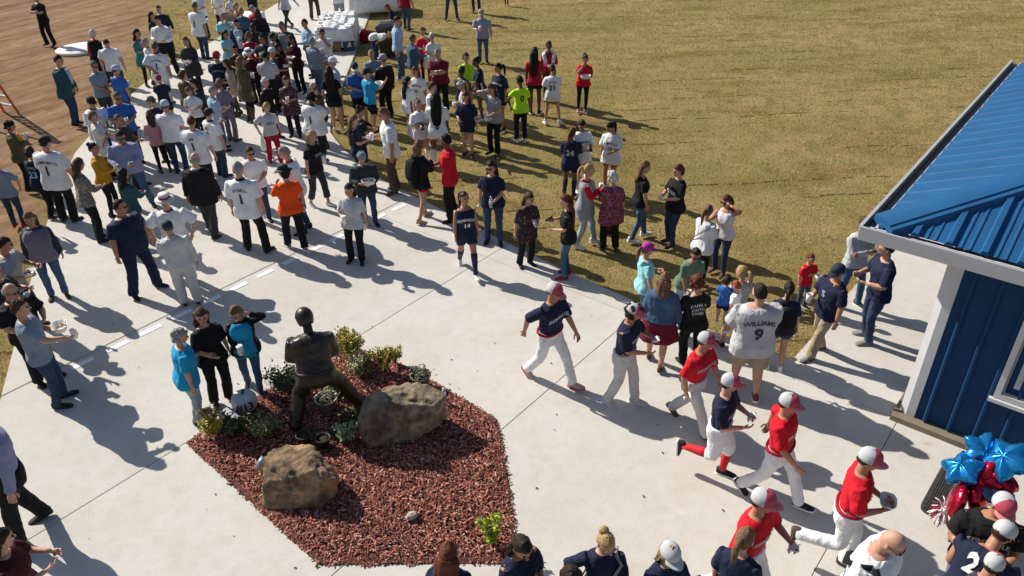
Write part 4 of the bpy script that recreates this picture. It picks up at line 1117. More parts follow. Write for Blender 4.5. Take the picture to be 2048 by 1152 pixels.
m = MB(); lathe(m, [(.0, -.10), (.55, -.10), (.53, .0), (.0, .002)], 6); m.build('base', M_BRONZE, st)

# ------------------------------------------------------------------ boulders
def rock_mat(k, c1, c2, c3):
    m, nt, b = new_mat(k); tc = nd(nt, 'ShaderNodeTexCoord'); L = nt.links.new
    n1 = nd(nt, 'ShaderNodeTexNoise', Scale=2.6, Detail=7.0, Distortion=.7); n2 = nd(nt, 'ShaderNodeTexNoise', Scale=11.0, Detail=6.0); L(tc.outputs['Object'], n1.inputs['Vector']); L(tc.outputs['Object'], n2.inputs['Vector'])
    r = nd(nt, 'ShaderNodeValToRGB'); e = r.color_ramp.elements; e[0].position, e[0].color = .34, (*c1, 1); e[1].position, e[1].color = .68, (*c3, 1); q = e.new(.5); q.color = (*c2, 1)
    L(n1.outputs[0], r.inputs[0]); r2 = nd(nt, 'ShaderNodeValToRGB'); r2.color_ramp.elements[0].position = .33; r2.color_ramp.elements[0].color = (.35, .33, .3, 1); r2.color_ramp.elements[1].position = .62
    L(n2.outputs[0], r2.inputs[0]); mx = nd(nt, 'ShaderNodeMix', data_type='RGBA', blend_type='MULTIPLY'); mx.inputs[0].default_value = .8; L(r.outputs[0], mx.inputs[6]); L(r2.outputs[0], mx.inputs[7])
    L(mx.outputs[2], b.inputs['Base Color']); b.inputs['Roughness'].default_value = .9
    bp = nd(nt, 'ShaderNodeBump', Strength=.8, Distance=.04); L(n2.outputs[0], bp.inputs['Height']); L(bp.outputs[0], b.inputs['Normal'])
    return m
def boulder(loc, size, seed, label, mt, rz=0, cuts=()):
    rr = np.random.RandomState(seed); bm = bmesh.new(); bmesh.ops.create_icosphere(bm, subdivisions=5, radius=1)
    pl = [(unit(rr.normal(size=3)), rr.uniform(.62, .92)) for _ in range(13)] + [(unit(np.array(n_, float)), d_) for n_, d_ in cuts]
    for v in bm.verts:
        d = np.array(v.co[:]); r_ = 1.15
        for n_, o_ in pl:
            q = d @ n_
            if q > .05: r_ = min(r_, o_ / q)
        nz = noise.noise((d[0] * 1.4 + seed, d[1] * 1.4, d[2] * 1.4)) * .08 + noise.noise((d[0] * 4 + seed, d[1] * 4, d[2] * 4)) * .05 + noise.noise((d[0] * 11, d[1] * 11, d[2] * 11 + seed)) * .022 - .09 * (1 - abs(noise.noise((d[0] * 2.1, d[1] * 2.1 + seed, d[2] * 2.1))) * 2) ** 6 + .035 * abs(noise.noise((d[0] * 6 + seed, d[1] * 6, d[2] * 6)))
        p = d * (r_ + nz) * np.array(size)
        v.co = Vector(p)
    me = bpy.data.meshes.new('boulder'); bm.to_mesh(me); bm.free(); me.materials.append(mt)
    me.polygons.foreach_set('use_smooth', [True] * len(me.polygons))
    o = bpy.data.objects.new('boulder', me); COL.objects.link(o); o.location = loc; o.rotation_euler = (0, 0, rz)
    tag(o, label, 'boulder', 'boulders in the mulch bed'); return o
boulder((-1.50, 8.15, .26), (.60, .46, .47), 5, 'large grey green boulder right of the statue', rock_mat('rock_grey', (.13, .10, .07), (.27, .205, .135), (.42, .34, .235)), .3, (((-.3, -1, .25), .72), ((.1, .3, 1), .88)))
boulder((-2.76, 6.98, .24), (.53, .39, .40), 9, 'orange tan boulder at the front of the mulch bed', rock_mat('rock_tan', (.11, .075, .05), (.27, .18, .10), (.46, .30, .16)), -.1, (((0, -1, .3), .66), ((0, .2, 1), .82), ((-1, -.2, .1), .85)))
m = MB(); m.ell((0, 0, .03), (.09, .06, .05), 0, 7, 4, rotz(.5)); tag(m.build('stone', mottled('pale_stone', (.42, .36, .3), .9, .2, 9, .3), smooth=False, loc=(-1.29, 6.46, .09)), 'small pale stone lying on the red mulch', 'stone')

# ------------------------------------------------------------------ plants
def leaf_mat(k, cs):
    m, nt, b = new_mat(k); g = nd(nt, 'ShaderNodeNewGeometry'); r = nd(nt, 'ShaderNodeValToRGB'); e = r.color_ramp.elements
    e[0].position, e[0].color = 0, (*cs[0], 1); e[1].position, e[1].color = 1, (*cs[-1], 1)
    for i, c in enumerate(cs[1:-1]): q = e.new((i + 1) / (len(cs) - 1)); q.color = (*c, 1)
    nt.links.new(g.outputs['Random Per Island'], r.inputs[0]); nt.links.new(r.outputs[0], b.inputs['Base Color']); b.inputs['Roughness'].default_value = .55; b.inputs['Subsurface Weight'].default_value = 0
    return m
LV = dict(yellow=leaf_mat('leaves_yellow', [(.16, .18, .02), (.36, .33, .03), (.50, .42, .05), (.40, .16, .04)]), dark=leaf_mat('leaves_dark', [(.025, .04, .012), (.06, .085, .02), (.13, .14, .03)]), grey=leaf_mat('leaves_grey', [(.11, .13, .05), (.24, .25, .10), (.38, .36, .17)]), lime=leaf_mat('leaves_lime', [(.15, .24, .02), (.34, .42, .03), (.48, .46, .05)]), pale=leaf_mat('leaves_pale', [(.10, .22, .07), (.28, .40, .17), (.46, .54, .32)]))
M_STEM = mottled('stem', (.07, .045, .025), .9, .3, 20, .2)
def shrub(x, y, r, h, lv, label, n=420, leaf=.046, z=.07):
    t = empty('shrub', (x, y, z)); tag(t, label, 'shrub', 'shrubs in the mulch bed')
    rr = np.random.RandomState(int(abs(x * 100 + y * 10))); st_ = MB(); lf = MB()
    tips = []
    for k in range(11):
        a = rr.uniform(0, 6.28); q = rr.uniform(.2, 1) * r; hz = h * rr.uniform(.55, 1.05)
        tip = np.array([math.cos(a) * q, math.sin(a) * q, hz]); mid = np.array([math.cos(a) * q * .35, math.sin(a) * q * .35, hz * .5])
        st_.tube([(0, 0, -.03), mid, tip], [.010, .007, .003], 5); tips.append((mid, tip))
    for k in range(int(n * 3.6)):
        mid, tip = tips[rr.randint(len(tips))]; t_ = rr.uniform(-.2, 1.1); p = mid + (tip - mid) * t_ + rr.normal(0, r * .13, 3)
        p[2] = max(p[2], .01); s_ = leaf * rr.uniform(.6, 1.3)
        R = rotz(rr.uniform(0, 6.28)) @ roty(rr.normal(-.3, .6)) @ rotx(rr.normal(0, .6))
        lf.add(np.array([(0, 0, 0), (.5, .32, .06), (1, 0, 0), (.5, -.32, .06)]) * s_ @ R.T + p, [(0, 1, 2), (0, 2, 3)])
    st_.build('stem', M_STEM, t); lf.build('foliage', LV[lv], t, smooth=False); return t
shrub(-2.62, 9.83, .30, .52, 'yellow', 'tall yellow green shrub at the back corner of the bed', 640)
shrub(-2.35, 9.36, .27, .30, 'grey', 'low grey green shrub below the tall yellow shrub', 520)
shrub(-2.00, 9.38, .17, .42, 'yellow', 'slim golden shrub between grey shrub and concrete edge', 300)
shrub(-1.86, 9.62, .14, .25, 'yellow', 'small yellow shrub on the back edge of the bed', 170)
shrub(-4.22, 8.02, .22, .34, 'yellow', 'yellow green shrub at the left corner of the bed', 380)
shrub(-3.92, 8.14, .26, .22, 'dark', 'dark low shrub next to the left corner shrub', 330)
shrub(-3.38, 8.95, .30, .36, 'dark', 'dark green shrub behind the white pumpkin', 560)
shrub(-3.10, 9.25, .16, .42, 'lime', 'bright green shrub beside the left knee of the statue', 240)
shrub(-2.72, 8.98, .20, .32, 'yellow', 'golden shrub seen between the legs of the statue', 300)
shrub(-3.45, 8.05, .26, .20, 'grey', 'low withered shrub in front of the pumpkin', 260)
shrub(-2.33, 7.86, .15, .26, 'pale', 'pale variegated plant behind the front boulder', 190, .05)
shrub(-.30, 6.05, .17, .42, 'lime', 'lime green plant at the front right corner of the bed', 330, .045)
shrub(-2.28, 8.25, .22, .16, 'dark', 'dark groundcover plant between boulder and statue', 240)

def pot(x, y, r, h, label, mt, nm='flower_pot', plant=None):
    t = empty(nm, (x, y, .07)); tag(t, label, 'pot', 'pots in the mulch bed')
    m = MB(); lathe(m, [(r * .72, 0), (r, h), (r * 1.08, h), (r * 1.08, h * .86), (r * .97, h * .86)], 18) if False else lathe(m, [(r * .72, 0), (r * .98, h * .9), (r * 1.06, h * .9), (r * 1.06, h), (r * .93, h), (r * .88, h * .75)], 18); m.build('pot_body', mt, t)
    m = MB(); lathe(m, [(r * .90, h * .78), (r * .4, h * .82), (.005, h * .83)], 18); m.build('soil', mottled('pot_soil', (.035, .022, .015), .95, .4, 30, .6), t)
    if plant:
        lf = MB(); rr = np.random.RandomState(3)
        for k in range(110):
            p = np.array([rr.normal(0, r * .5), rr.normal(0, r * .5), h * .9 + abs(rr.normal(0, .06))]); R = rotz(rr.uniform(0, 6.28)) @ roty(rr.normal(-.3, .6)); lf.add(np.array([(0, 0, 0), (.5, .32, .06), (1, 0, 0), (.5, -.32, .06)]) * .045 @ R.T + p, [(0, 1, 2), (0, 2, 3)])
        lf.build('foliage', LV[plant], t, smooth=False)
    return t
M_BPOT = mottled('black_pot', (.02, .018, .017), .6, .2, 8, .1)
pot(-2.90, 7.83, .10, .16, 'black plastic pot left of its pair behind the tan boulder', M_BPOT)
pot(-2.62, 7.76, .10, .16, 'black plastic pot nearest the pale variegated plant', M_BPOT)
pot(-1.40, 9.02, .15, .20, 'dark pot with a trailing plant behind the grey boulder', mottled('brown_pot', (.10, .08, .055), .7, .2, 8, .1), plant='dark')
pot(-2.72, 8.55, .16, .20, 'pale ceramic pot standing behind the statue leg', mottled('pale_pot', (.42, .38, .38), .6, .1, 6, .1), plant='dark')

# ------------------------------------------------------------------ pumpkin, plinth, bottle, metal stand
t = empty('pumpkin', (-3.93, 8.60, .03), 0); tag(t, 'white painted pumpkin with #13 in dark numbers', 'pumpkin')
m = MB(); n = 40; a = np.linspace(0, 2 * PI, n, endpoint=False); rs = []
def pr(ph, a_): return .185 * np.cos(ph) ** .75 * (1 + .045 * np.abs(np.cos(a_ * 5)) - .03), .165 * math.sin(ph)
for k in range(13):
    ph = -PI / 2 * .97 + PI * .97 * k / 12; r_, z_ = pr(ph, a); rs.append(np.stack([np.cos(a) * r_, np.sin(a) * r_, np.full(n, z_ + .16 - .02 * (k == 12))], 1))
m.rings(rs); m.build('pumpkin_body', mottled('pumpkin_white', (.62, .64, .68), .5, .05, 6, .15), t)
m = MB(); m.tube([(0, 0, .29), (.005, .01, .335), (.03, .02, .36)], [.028, .017, .015], 7); m.build('stem', mottled('pumpkin_stem', (.12, .11, .06), .8, .3, 20, .3), t)
vs_, fs_ = letters('#13', .165, None, .005); m = MB(); vv = []
for p in vs_:
    aa = -1.22 + p[0] / .185; zz = p[1] + .012; ph = math.asin(max(-.95, min(.95, zz / .165))); r_ = .185 * math.cos(ph) ** .75 * (1.015 + .045 * abs(math.cos(aa * 5)) - .03) + .003
    vv.append((math.cos(aa) * r_, math.sin(aa) * r_, zz + .16))
m.add(vv, fs_); m.build('number', mottled('ink_navy', (.015, .02, .04), .6, 0, 5, 0), t, smooth=False)
t = empty('marker_block', (-4.08, 8.36, .05), -.62); tag(t, 'small white block with a dark 2 lying beside the pumpkin', 'block')
m = MB(); m.box((0, 0, .05), (.30, .17, .10), 0, roty(.18)); m.build('block_body', mottled('block_white', (.60, .61, .63), .6, .06, 9, .1), t, smooth=False)
vs_, fs_ = letters('2', .15, None, .004); m = MB(); m.add([tuple(roty(.18) @ np.array([-p[1] * .9 if False else p[0], p[1], .052]) + np.array([0, 0, .05])) for p in vs_], fs_); m.build('number', mottled('ink_navy', (.015, .02, .04), .6, 0, 5, 0), t, smooth=False)
t = empty('bottle', (-1.03, 8.62, .19), .6); tag(t, 'clear empty bottle standing in the mulch by the concrete edge', 'bottle')
m = MB(); lathe(m, [(.03, -.11), (.036, -.10), (.036, .05), (.028, .09), (.014, .11), (.014, .12)]); m.build('bottle_body', M_CLEAR, t)
m = MB(); lathe(m, [(.0365, -.03), (.037, -.028), (.037, .03), (.0365, .032)]); m.build('bottle_label', mottled('bottle_label', (.5, .62, .75), .5, .2, 30, 0), t)
m = MB(); lathe(m, [(.0155, .115), (.016, .135), (.01, .137)]); m.build('bottle_cap', M_WHITE, t)
t = empty('spotlight', (-3.36, 7.28, .06), .9); tag(t, 'small grey ground spotlight at the left of the tan boulder', 'garden light')
M_ALU = mottled('grey_metal', (.30, .33, .38), .4, .1, 9, .1, metal=.5)
m = MB(); m.tube([(0, 0, -.02), (0, 0, .12)], .012, 6); m.build('stake', M_ALU, t)
m = MB(); m.tube([(-.05, 0, .12), (.03, 0, .17), (.10, 0, .21)], [.028, .045, .05], 10); m.build('lamp_head', M_ALU, t)
m = MB(); m.tube([(0, -.06, .1), (-.02, -.055, .18), (0, .055, .19), (0, .06, .1)], .007, 5); m.build('bracket', M_ALU, t)

# ------------------------------------------------------------------ mat, balloons, small table, pompom
t = empty('door_mat', (5.58, 6.62, 0.004), math.radians(48)); tag(t, 'black ribbed rubber mat with rounded corners by the building', 'mat')
m = MB(); n = 32; a = np.linspace(0, 2 * PI, n, endpoint=False)
rr_ = lambda hx, hy, z_: np.stack([hx * np.sign(np.cos(a)) * np.abs(np.cos(a)) ** .22, hy * np.sign(np.sin(a)) * np.abs(np.sin(a)) ** .22, np.full(n, z_)], 1)
m.rings([rr_(.54, .38, 0), rr_(.54, .38, .010), rr_(.52, .36, .013)]); m.build('mat_base', mottled('mat_rubber', (.03, .03, .03), .85, .3, 12, .2), t, smooth=False)
for k in range(26):
    m = MB(); m.box((0, -.33 + k * .0264, .016), (.98, .013, .008)); m.build('mat_rib', mottled('mat_rib', (.045, .042, .038), .8, .4, 40, .2), t, smooth=False)
def foil(name, c): return mottled(name, c, .22, .03, 4, .5, 9, .02, metal=.75)
F_B, F_R, F_S = foil('foil_blue', (.02, .26, .62)), foil('foil_red', (.50, .012, .04)), foil('foil_dark', (.10, .12, .20))
def star_balloon(loc, R, rot, mt, label, pts=5, tie=(5.25, 5.95, .75)):
    t = empty('balloon', loc); tag(t, label, 'balloon', 'foil balloons tied to the small table')
    n = 60; a = np.linspace(0, 2 * PI, n, endpoint=False); rs = []
    if pts: rad = R * (.66 + .34 * (np.abs(((a * pts / (2 * PI)) % 1) - .5) * 2) ** 1.25) 
    else: rad = np.full(n, R)
    Rm = np.array(Matrix.Rotation(rot[2], 3, 'Z') @ Matrix.Rotation(rot[1], 3, 'Y') @ Matrix.Rotation(rot[0], 3, 'X'))
    L = [(.02, 1.0), (.3, .95), (.55, .82), (.75, .62), (.88, .4), (.96, .18), (1.0, 0)]
    prof = [(k, h) for k, h in L] + [(k, -h) for k, h in L[::-1][1:]]
    for k, h in prof:
        cr = 1 + .03 * np.cos(a * 23) * (k > .7)
        lob = (.6 + .4 * (rad / rad.max()))
        rs.append(np.stack([np.cos(a) * rad * k * cr, np.sin(a) * rad * k * cr, R * .42 * h ** .9 * lob if h >= 0 else -R * .42 * (-h) ** .9 * lob], 1) @ Rm.T)
    m = MB(); m.rings(rs); m.build('balloon_skin', mt, t)
    bt = Rm @ np.array([-R * .98 if pts else -R, 0, 0]); e = np.array(tie) - np.array(loc)
    m = MB(); m.tube([bt * .6, bt * .3 + e * .5 + (0, 0, -.03), e], .003, 4); m.build('ribbon', M_WHITE, t)
star_balloon((4.79, 5.70, 1.75), 0.22, (0.3, 0.75, 4.9), F_B, 'blue star foil balloon topmost at the wall', 5)
star_balloon((4.92, 5.52, 1.8), 0.26, (0.5, 0.55, 4.1), F_B, 'largest blue star foil balloon at the right of the bunch', 5)
star_balloon((4.54, 5.56, 1.65), 0.22, (0.2, 0.5, 3.6), F_B, 'blue star foil balloon at the left of the bunch', 5)
star_balloon((4.66, 5.58, 1.45), 0.18, (0.9, 0.9, 3.4), F_B, 'small blue star foil balloon lowest of the blues', 5)
star_balloon((4.71, 5.50, 1.6), 0.22, (0.6, 1.1, 4.6), F_R, 'red foil balloon between the blue stars', 5)
star_balloon((4.47, 5.38, 1.4), 0.19, (0.0, 1.45, 2.6), F_R, 'long red foil balloon lowest at the left', 0)
star_balloon((4.70, 5.40, 1.4), 0.2, (0.0, 1.25, 5.5), F_R, 'red foil balloon hanging below the middle', 0)
star_balloon((4.91, 5.46, 1.6), 0.2, (0.5, 0.4, 1.0), F_R, 'red foil balloon behind the largest blue star', 5)
star_balloon((4.83, 5.37, 1.5), 0.18, (0.2, 0.1, 0.3), F_S, 'dark foil balloon behind the players cap', 0)

t = empty('side_table', (5.33, 6.02, 0), math.radians(50)); tag(t, 'small table in white cloth with a navy stripe under the balloons', 'table')
m = MB(); m.box((0, 0, .725), (.42, .42, .03)); m.build('table_top', M_WHITE, t, smooth=False)
m = MB(); n = 40; a = np.linspace(0, 2 * PI, n, endpoint=False)
sq = lambda h_, z_, fl: np.stack([h_ * np.sign(np.cos(a)) * np.abs(np.cos(a)) ** .35 * (1 + fl * np.cos(a * 8)), h_ * np.sign(np.sin(a)) * np.abs(np.sin(a)) ** .35 * (1 + fl * np.cos(a * 8)), np.full(n, z_)], 1)
m.rings([sq(.23, .30, .05), sq(.225, .55, .03), sq(.218, .735, 0), sq(.20, .748, 0), sq(.02, .75, 0)]); m.build('table_cloth', cloth('white'), t)
m = MB()
for q in (1, -1): m.box((q * .236, 0, .52), (.012, .10, .44))
m.build('cloth_stripe', cloth('navy'), t, smooth=False)
for qx in (1, -1):
    for qy in (1, -1): m = MB(); m.tube([(qx * .17, qy * .17, 0), (qx * .17, qy * .17, .71)], .014, 6); m.build('leg', M_PLASTIC, t)
def pom(loc, label):
    t = empty('pom_pom', loc); tag(t, label, 'pom pom')
    for nm, mt, k0 in (('red_streamers', cloth('crimson'), 0), ('white_streamers', cloth('white'), 1)):
        m = MB()
        for k in range(70):
            d = unit(NR.normal(size=3) + np.array([0, 0, -.4])); e_ = d * NR.uniform(.10, .2); sd = unit(np.cross(d, (0, 0, 1) if abs(d[2]) < .9 else (1, 0, 0))) * .006
            p1 = d * .05; p2 = e_ * .6 + (0, 0, .02); p3 = e_ + (0, 0, -.03)
            m.add([p1 - sd, p1 + sd, p2 + sd, p2 - sd, p3 + sd, p3 - sd], [(0, 1, 2, 3), (3, 2, 4, 5)])
        m.build(nm, mt, t, smooth=False)
    m = MB(); m.tube([(0, 0, -.06), (0, 0, .06)], .02, 6); m.build('handle', cloth('white'), t)
pom((5.02, 6.16, .34), 'red and white tinsel pom pom hanging at the small table')

# ------------------------------------------------------------------ food tables and their trays
def draped(name, cx, cy, lx, ly, rz, label, h=.76, drop=.62):
    t = empty(name, (cx, cy, 0), rz); tag(t, label, 'table', 'white draped tables at the top of the path')
    m = MB(); m.box((0, 0, h - .02), (lx, ly, .03)); m.build('table_top', M_WHITE, t, smooth=False)
    for qx in (1, -1):
        for qy in (1, -1): m = MB(); m.tube([(qx * lx * .42, qy * ly * .4, 0), (qx * lx * .42, qy * ly * .4, h - .03)], .018, 6); m.build('leg', M_ALU, t)
    m = MB(); n = 96; a = np.linspace(0, 2 * PI, n, endpoint=False); e = .13
    def q(k, z_, fl): 
        wv = 1 + fl * np.cos(a * 13 + 1.2 * np.sin(a * 3)); return np.stack([(lx / 2 + k) * np.sign(np.cos(a)) * np.abs(np.cos(a)) ** e * wv, (ly / 2 + k) * np.sign(np.sin(a)) * np.abs(np.sin(a)) ** e * wv, np.full(n, z_)], 1)
    m.rings([q(.05, h - drop, .03), q(.035, h - drop * .6, .018), q(.02, h - .05, .004), q(.01, h + .004, 0), q(-.03, h + .012, 0), q(-lx * .25 if ly > lx else -ly * .25, h + .012, 0)]); m.build('table_cloth', cloth('white'), t)
    return t
draped('food_table', -6.32, 29.55, 1.35, 2.6, .10, 'long white draped table covered with food trays')
draped('serving_table', -5.55, 34.6, 2.2, 1.6, .1, 'white draped table at the top edge of the path')
draped('supply_table', -10.15, 30.6, 1.1, 1.9, -.1, 'white draped table behind the number one jersey')
c_, s_ = math.cos(.10), math.sin(.10)
tm_ = MB(); tm_.rings([np.array([(-.11, -.10, 0), (.11, -.10, 0), (.11, .10, 0), (-.11, .10, 0)]), np.array([(-.13, -.12, .05), (.13, -.12, .05), (.13, .12, .05), (-.13, .12, .05)]), np.array([(-.10, -.09, .085), (.10, -.09, .085), (.10, .09, .085), (-.10, .09, .085)])])
fb = None; k = 0
for i in range(5):
    for j in range(9):
        if NR.uniform() < .18: continue
        lx_, ly_ = -.54 + i * .265 + NR.normal(0, .02), -1.16 + j * .285 + NR.normal(0, .02)
        if fb is None: fb = tm_.build('takeout_box', M_FOAM, smooth=False); o = fb
        else: o = fb.copy(); COL.objects.link(o)
        o.location = (-6.32 + lx_ * c_ - ly_ * s_, 29.55 + lx_ * s_ + ly_ * c_, .772); o.rotation_euler = (0, 0, NR.uniform(-.5, .7))
        tag(o, 'white foam takeout box among the rows on the food table', 'food box', 'takeout boxes on the food table')
for (px_, py_, cl, lb) in ((-10.55, 30.1, 'beige', 'tan cardboard box with papers on the small white table'),):
    t = empty('cardboard_box', (px_, py_, .772), .3); tag(t, lb, 'box')
    M_CARD = mottled('cardboard', (.34, .24, .13), .85, .1, 6, .2)
    for bx, sz in (((0, 0, .01), (.5, .4, .015)), ((.245, 0, .12), (.012, .4, .22)), ((-.245, 0, .12), (.012, .4, .22)), ((0, .195, .12), (.48, .012, .22)), ((0, -.195, .12), (.48, .012, .22))): m = MB(); m.box(bx, sz); m.build('box_panel', M_CARD, t, smooth=False)
for k, (px_, py_) in enumerate(((-6.2, 28.3), (-5.75, 28.4))):
    t = empty('storage_crate', (px_, py_, 0), .3 * k); tag(t, ('brown crate stored under the food table' if k == 0 else 'blue cooler stored under the food table'), 'crate')
    m = MB(); m.box((0, 0, .16), (.42, .34, .30)); m.build('crate_body', mottled('crate%d' % k, (.2, .12, .05) if k == 0 else (.03, .07, .13), .7, .2, 6, .2), t, smooth=False); m = MB(); m.box((0, 0, .325), (.45, .37, .03)); m.build('crate_lid', M_PLASTIC, t, smooth=False)
t = empty('trash_bin', (-4.22, 27.7, 0), .1); tag(t, 'tall black square bin standing behind the light blue dress shirt', 'bin')
m = MB(); q = lambda h_, z_: np.array([(-h_, -h_, z_), (h_, -h_, z_), (h_, h_, z_), (-h_, h_, z_)]); m.rings([q(.27, -.03), q(.33, .95), q(.35, .95), q(.35, 1.0), q(.31, 1.0), q(.28, .5)]); m.build('bin_body', M_PLASTIC, t, smooth=False)
m = MB(); m.rings([q(.36, 1.0), q(.36, 1.03), q(.20, 1.10)]); m.build('bin_lid', M_PLASTIC, t, smooth=False)
# ------------------------------------------------------------------ orange step ladder
t = empty('step_ladder', (-15.05, 21.75, -.04), math.radians(65)); tag(t, 'orange step ladder with metal treads at the left edge', 'ladder')
M_ORG = mottled('orange_fibreglass', (.62, .10, .02), .5, .08, 6, .1)
for qy in (1, -1):
    m = MB(); m.tube([(.60, qy * .34, 0), (.05, qy * .2, 2.35)], .038, 4); m.build('front_rail', M_ORG, t, smooth=False)
    m = MB(); m.tube([(-.65, qy * .34, 0), (-.03, qy * .2, 2.35)], .030, 4); m.build('rear_rail', M_ORG, t, smooth=False)
for k in range(1, 8):
    f = k / 8; m = MB(); m.box((.60 - .55 * f, 0, 2.35 * f), (.09, .64 - .26 * f, .03)); m.build('tread', M_ALU, t, smooth=False)
for k in (1, 3, 5): f = k / 8; m = MB(); m.box((-.65 + .62 * f, 0, 2.35 * f), (.03, .64 - .26 * f, .035)); m.build('brace', M_ALU, t, smooth=False)
m = MB(); m.box((.02, 0, 2.37), (.2, .44, .05)); m.build('top_cap', mottled('ladder_cap', (.6, .3, .02), .5, .1, 6, .1), t, smooth=False)
# handbag on the lawn
t = empty('handbag', (2.02, 13.95, -.02), .4); tag(t, 'black handbag resting on the lawn beside the maroon floral blouse', 'bag')
m = MB(); rs = []
for z_, k in ((0, .9), (.05, 1.05), (.16, 1), (.24, .75), (.27, .5)): a = np.linspace(0, 2 * PI, 14, endpoint=False); rs.append(np.stack([np.cos(a) * .19 * k, np.sin(a) * .085 * k, np.full(14, z_)], 1))
m.rings(rs); m.build('bag_body', mottled('black_leather', (.012, .012, .013), .45, .2, 12, .3), t)
for qy in (.05, -.05): m = MB(); m.tube([(-.11, qy, .24), (-.07, qy, .46), (.05, qy, .48), (.11, qy, .24)], .009, 5); m.build('bag_handle', M_PLASTIC, t)
t = empty('red_bag', (-5.32, 29.6, 0), .2); tag(t, 'red bag on the path beside the food table', 'bag')
m = MB(); rs = []
for z_, k in ((0, .9), (.05, 1.05), (.22, 1), (.36, .8), (.40, .4)): a = np.linspace(0, 2 * PI, 14, endpoint=False); rs.append(np.stack([np.cos(a) * .22 * k, np.sin(a) * .17 * k, np.full(14, z_)], 1))
m.rings(rs); m.build('bag_body', cloth('crimson'), t)

# ------------------------------------------------------------------ everybody
person(-17.44, 30.05, 1.85, 255, 'm', 'l', ('short', 'dark'), ('tee', 'black'), ('pants', 'black'), 'black', 'cross,cross,wide', 'person in all black with arms folded by the round concrete pad')
person(-12.28, 21.03, 1.94, 5, 'm', 'l', ('short', 'dark'), ('blazer', 'dkteal'), ('jeans', 'jean'), 'black', 'clasp,clasp,close', 'person in dark blazer and dark jeans standing alone on bare earth', w=1.12, belly=0.05, inner=('ltgrey', 0.28, 0.08))
person(-13.13, 24.98, 1.68, 85, 'f', 'l', ('bob', 'white'), ('long', 'red'), ('pants', 'black'), 'black', 'down,clasp,stand', 'person in black vest over a red cardigan seen from behind', w=1.1, vest='black')
person(-11.97, 23.53, 1.80, 285, 'm', 'l', ('short', 'dark'), ('polo', 'white'), ('pants', 'jean'), 'black', 'down,down,stand', 'person in white polo looking down beside the red cardigan', hpitch=35, w=1.12, belly=0.03)
person(-11.23, 20.94, 1.80, 340, 'm', 't', ('short', 'dkgrey'), ('polo', 'bluegrey'), ('pants', 'charcoal'), 'black', 'clasp,clasp,stand', 'person in slate grey polo with hands clasped and dark glasses', glasses=1, w=1.05)
person(-10.54, 20.62, 1.78, 70, 'm', 'l', ('short', 'brown'), ('tee', 'royal'), ('pants', 'brown'), 'brown', 'hold,down,stand', 'person in blue shirt, brown trousers and white cap seen from behind', cap=('cap', 'paleblue', 'sky', 'paleblue'), held=[('cup', 'L')])
person(-11.51, 24.55, 1.79, 330, 'f', 't', ('wavy', 'dark'), ('tunic', 'teal'), ('leggings', 'black'), 'black', 'hold,hold,stand', 'person in teal tunic and pink scarf at the edge of the lawn', inner=('pink', 0.4, 0.25, 1.2))
person(-12.27, 27.47, 1.66, 350, 'f', 't', ('long', 'black'), ('long', 'dkgreen'), ('pants', 'black'), 'black', 'hold,down,stand', 'person in dark green long sleeved top behind the teal tunic')
person(-12.28, 28.46, 1.68, 285, 'm', 'l', ('short', 'dark'), ('long', 'navy'), ('pants', 'black'), 'black', 'down,down,stand', 'person in navy top behind the white dress shirt')
person(-11.20, 25.72, 1.94, 268, 'm', 'l', ('short', 'dark'), ('shirt', 'white'), ('pants', 'black'), 'black', 'hold,hold,wide', 'person in white dress shirt tucked into black trousers eating', w=1.15, tuck=1, held=[('napkin', 'L')])
person(-11.01, 23.91, 1.64, 40, 'f', 'l', ('bob', 'grey'), ('tee', 'white'), ('pants', 'charcoal'), 'black', 'hold,hold,stand', 'person in white top half hidden between white jersey and teal tunic', held=[('cup', 'L')])
person(-10.28, 22.71, 1.80, 95, 'm', 't', ('short', 'dkgrey'), ('jersey', 'white'), ('pants', 'uniform'), 'black', 'back,down,stand', 'person in white number one jersey with one hand behind the back', back=[('COOPER', 1.31, 0.075, 'navy'), ('1', 1.13, 0.24, 'navy')], collar='crimson', w=1.1)
person(-9.50, 20.89, 1.42, 95, 'm', 'l', ('short', 'brown'), ('tee', 'navy'), ('shorts', 'navy', 0.9), 'shoegrey', 'hold,hold,stand', 'child in red cap and navy jersey with white stripes', cap=('cap', 'crimson', 'crimson', 'crimson'), trim='white', inner=None)
person(-9.61, 23.50, 1.79, 275, 'f', 'l', ('long', 'ltbrown'), ('cardi', 'charcoal'), ('pants', 'black'), 'black', 'hold,hold,stand', 'person in charcoal cardigan holding white cup and tray', held=[('plate', 'L'), ('cup', 'R')], w=1.05)
person(-8.63, 20.34, 1.66, 70, 'f', 'l', ('bob', 'brown'), ('jacket', 'olive'), ('jeans', 'denim'), 'brown', 'hold,down,stand', 'person in olive jacket and faded jeans in front of the charcoal cardigan')
person(-8.12, 19.44, 1.54, 285, 'f', 'l', ('long', 'ltbrown'), ('tee', 'white'), ('pants', 'black'), 'black', 'hold,hold,step', 'person in white tee looking down at something in the hands', hpitch=30)
person(-8.59, 18.23, 1.66, 275, 'f', 'l', ('shag', 'dkgrey'), ('tee', 'navy'), ('pants', 'black'), 'black', 'hold,hold,stand', 'person in navy tee opposite the pink sweater', hpitch=20)
person(-8.41, 17.49, 1.54, 120, 'f', 'l', ('long', 'brown'), ('long', 'pink'), ('leggings', 'black'), 'brown', 'hold,hold,stand', 'person in dusty pink sweater and black leggings', held=[('bottle', 'L')])
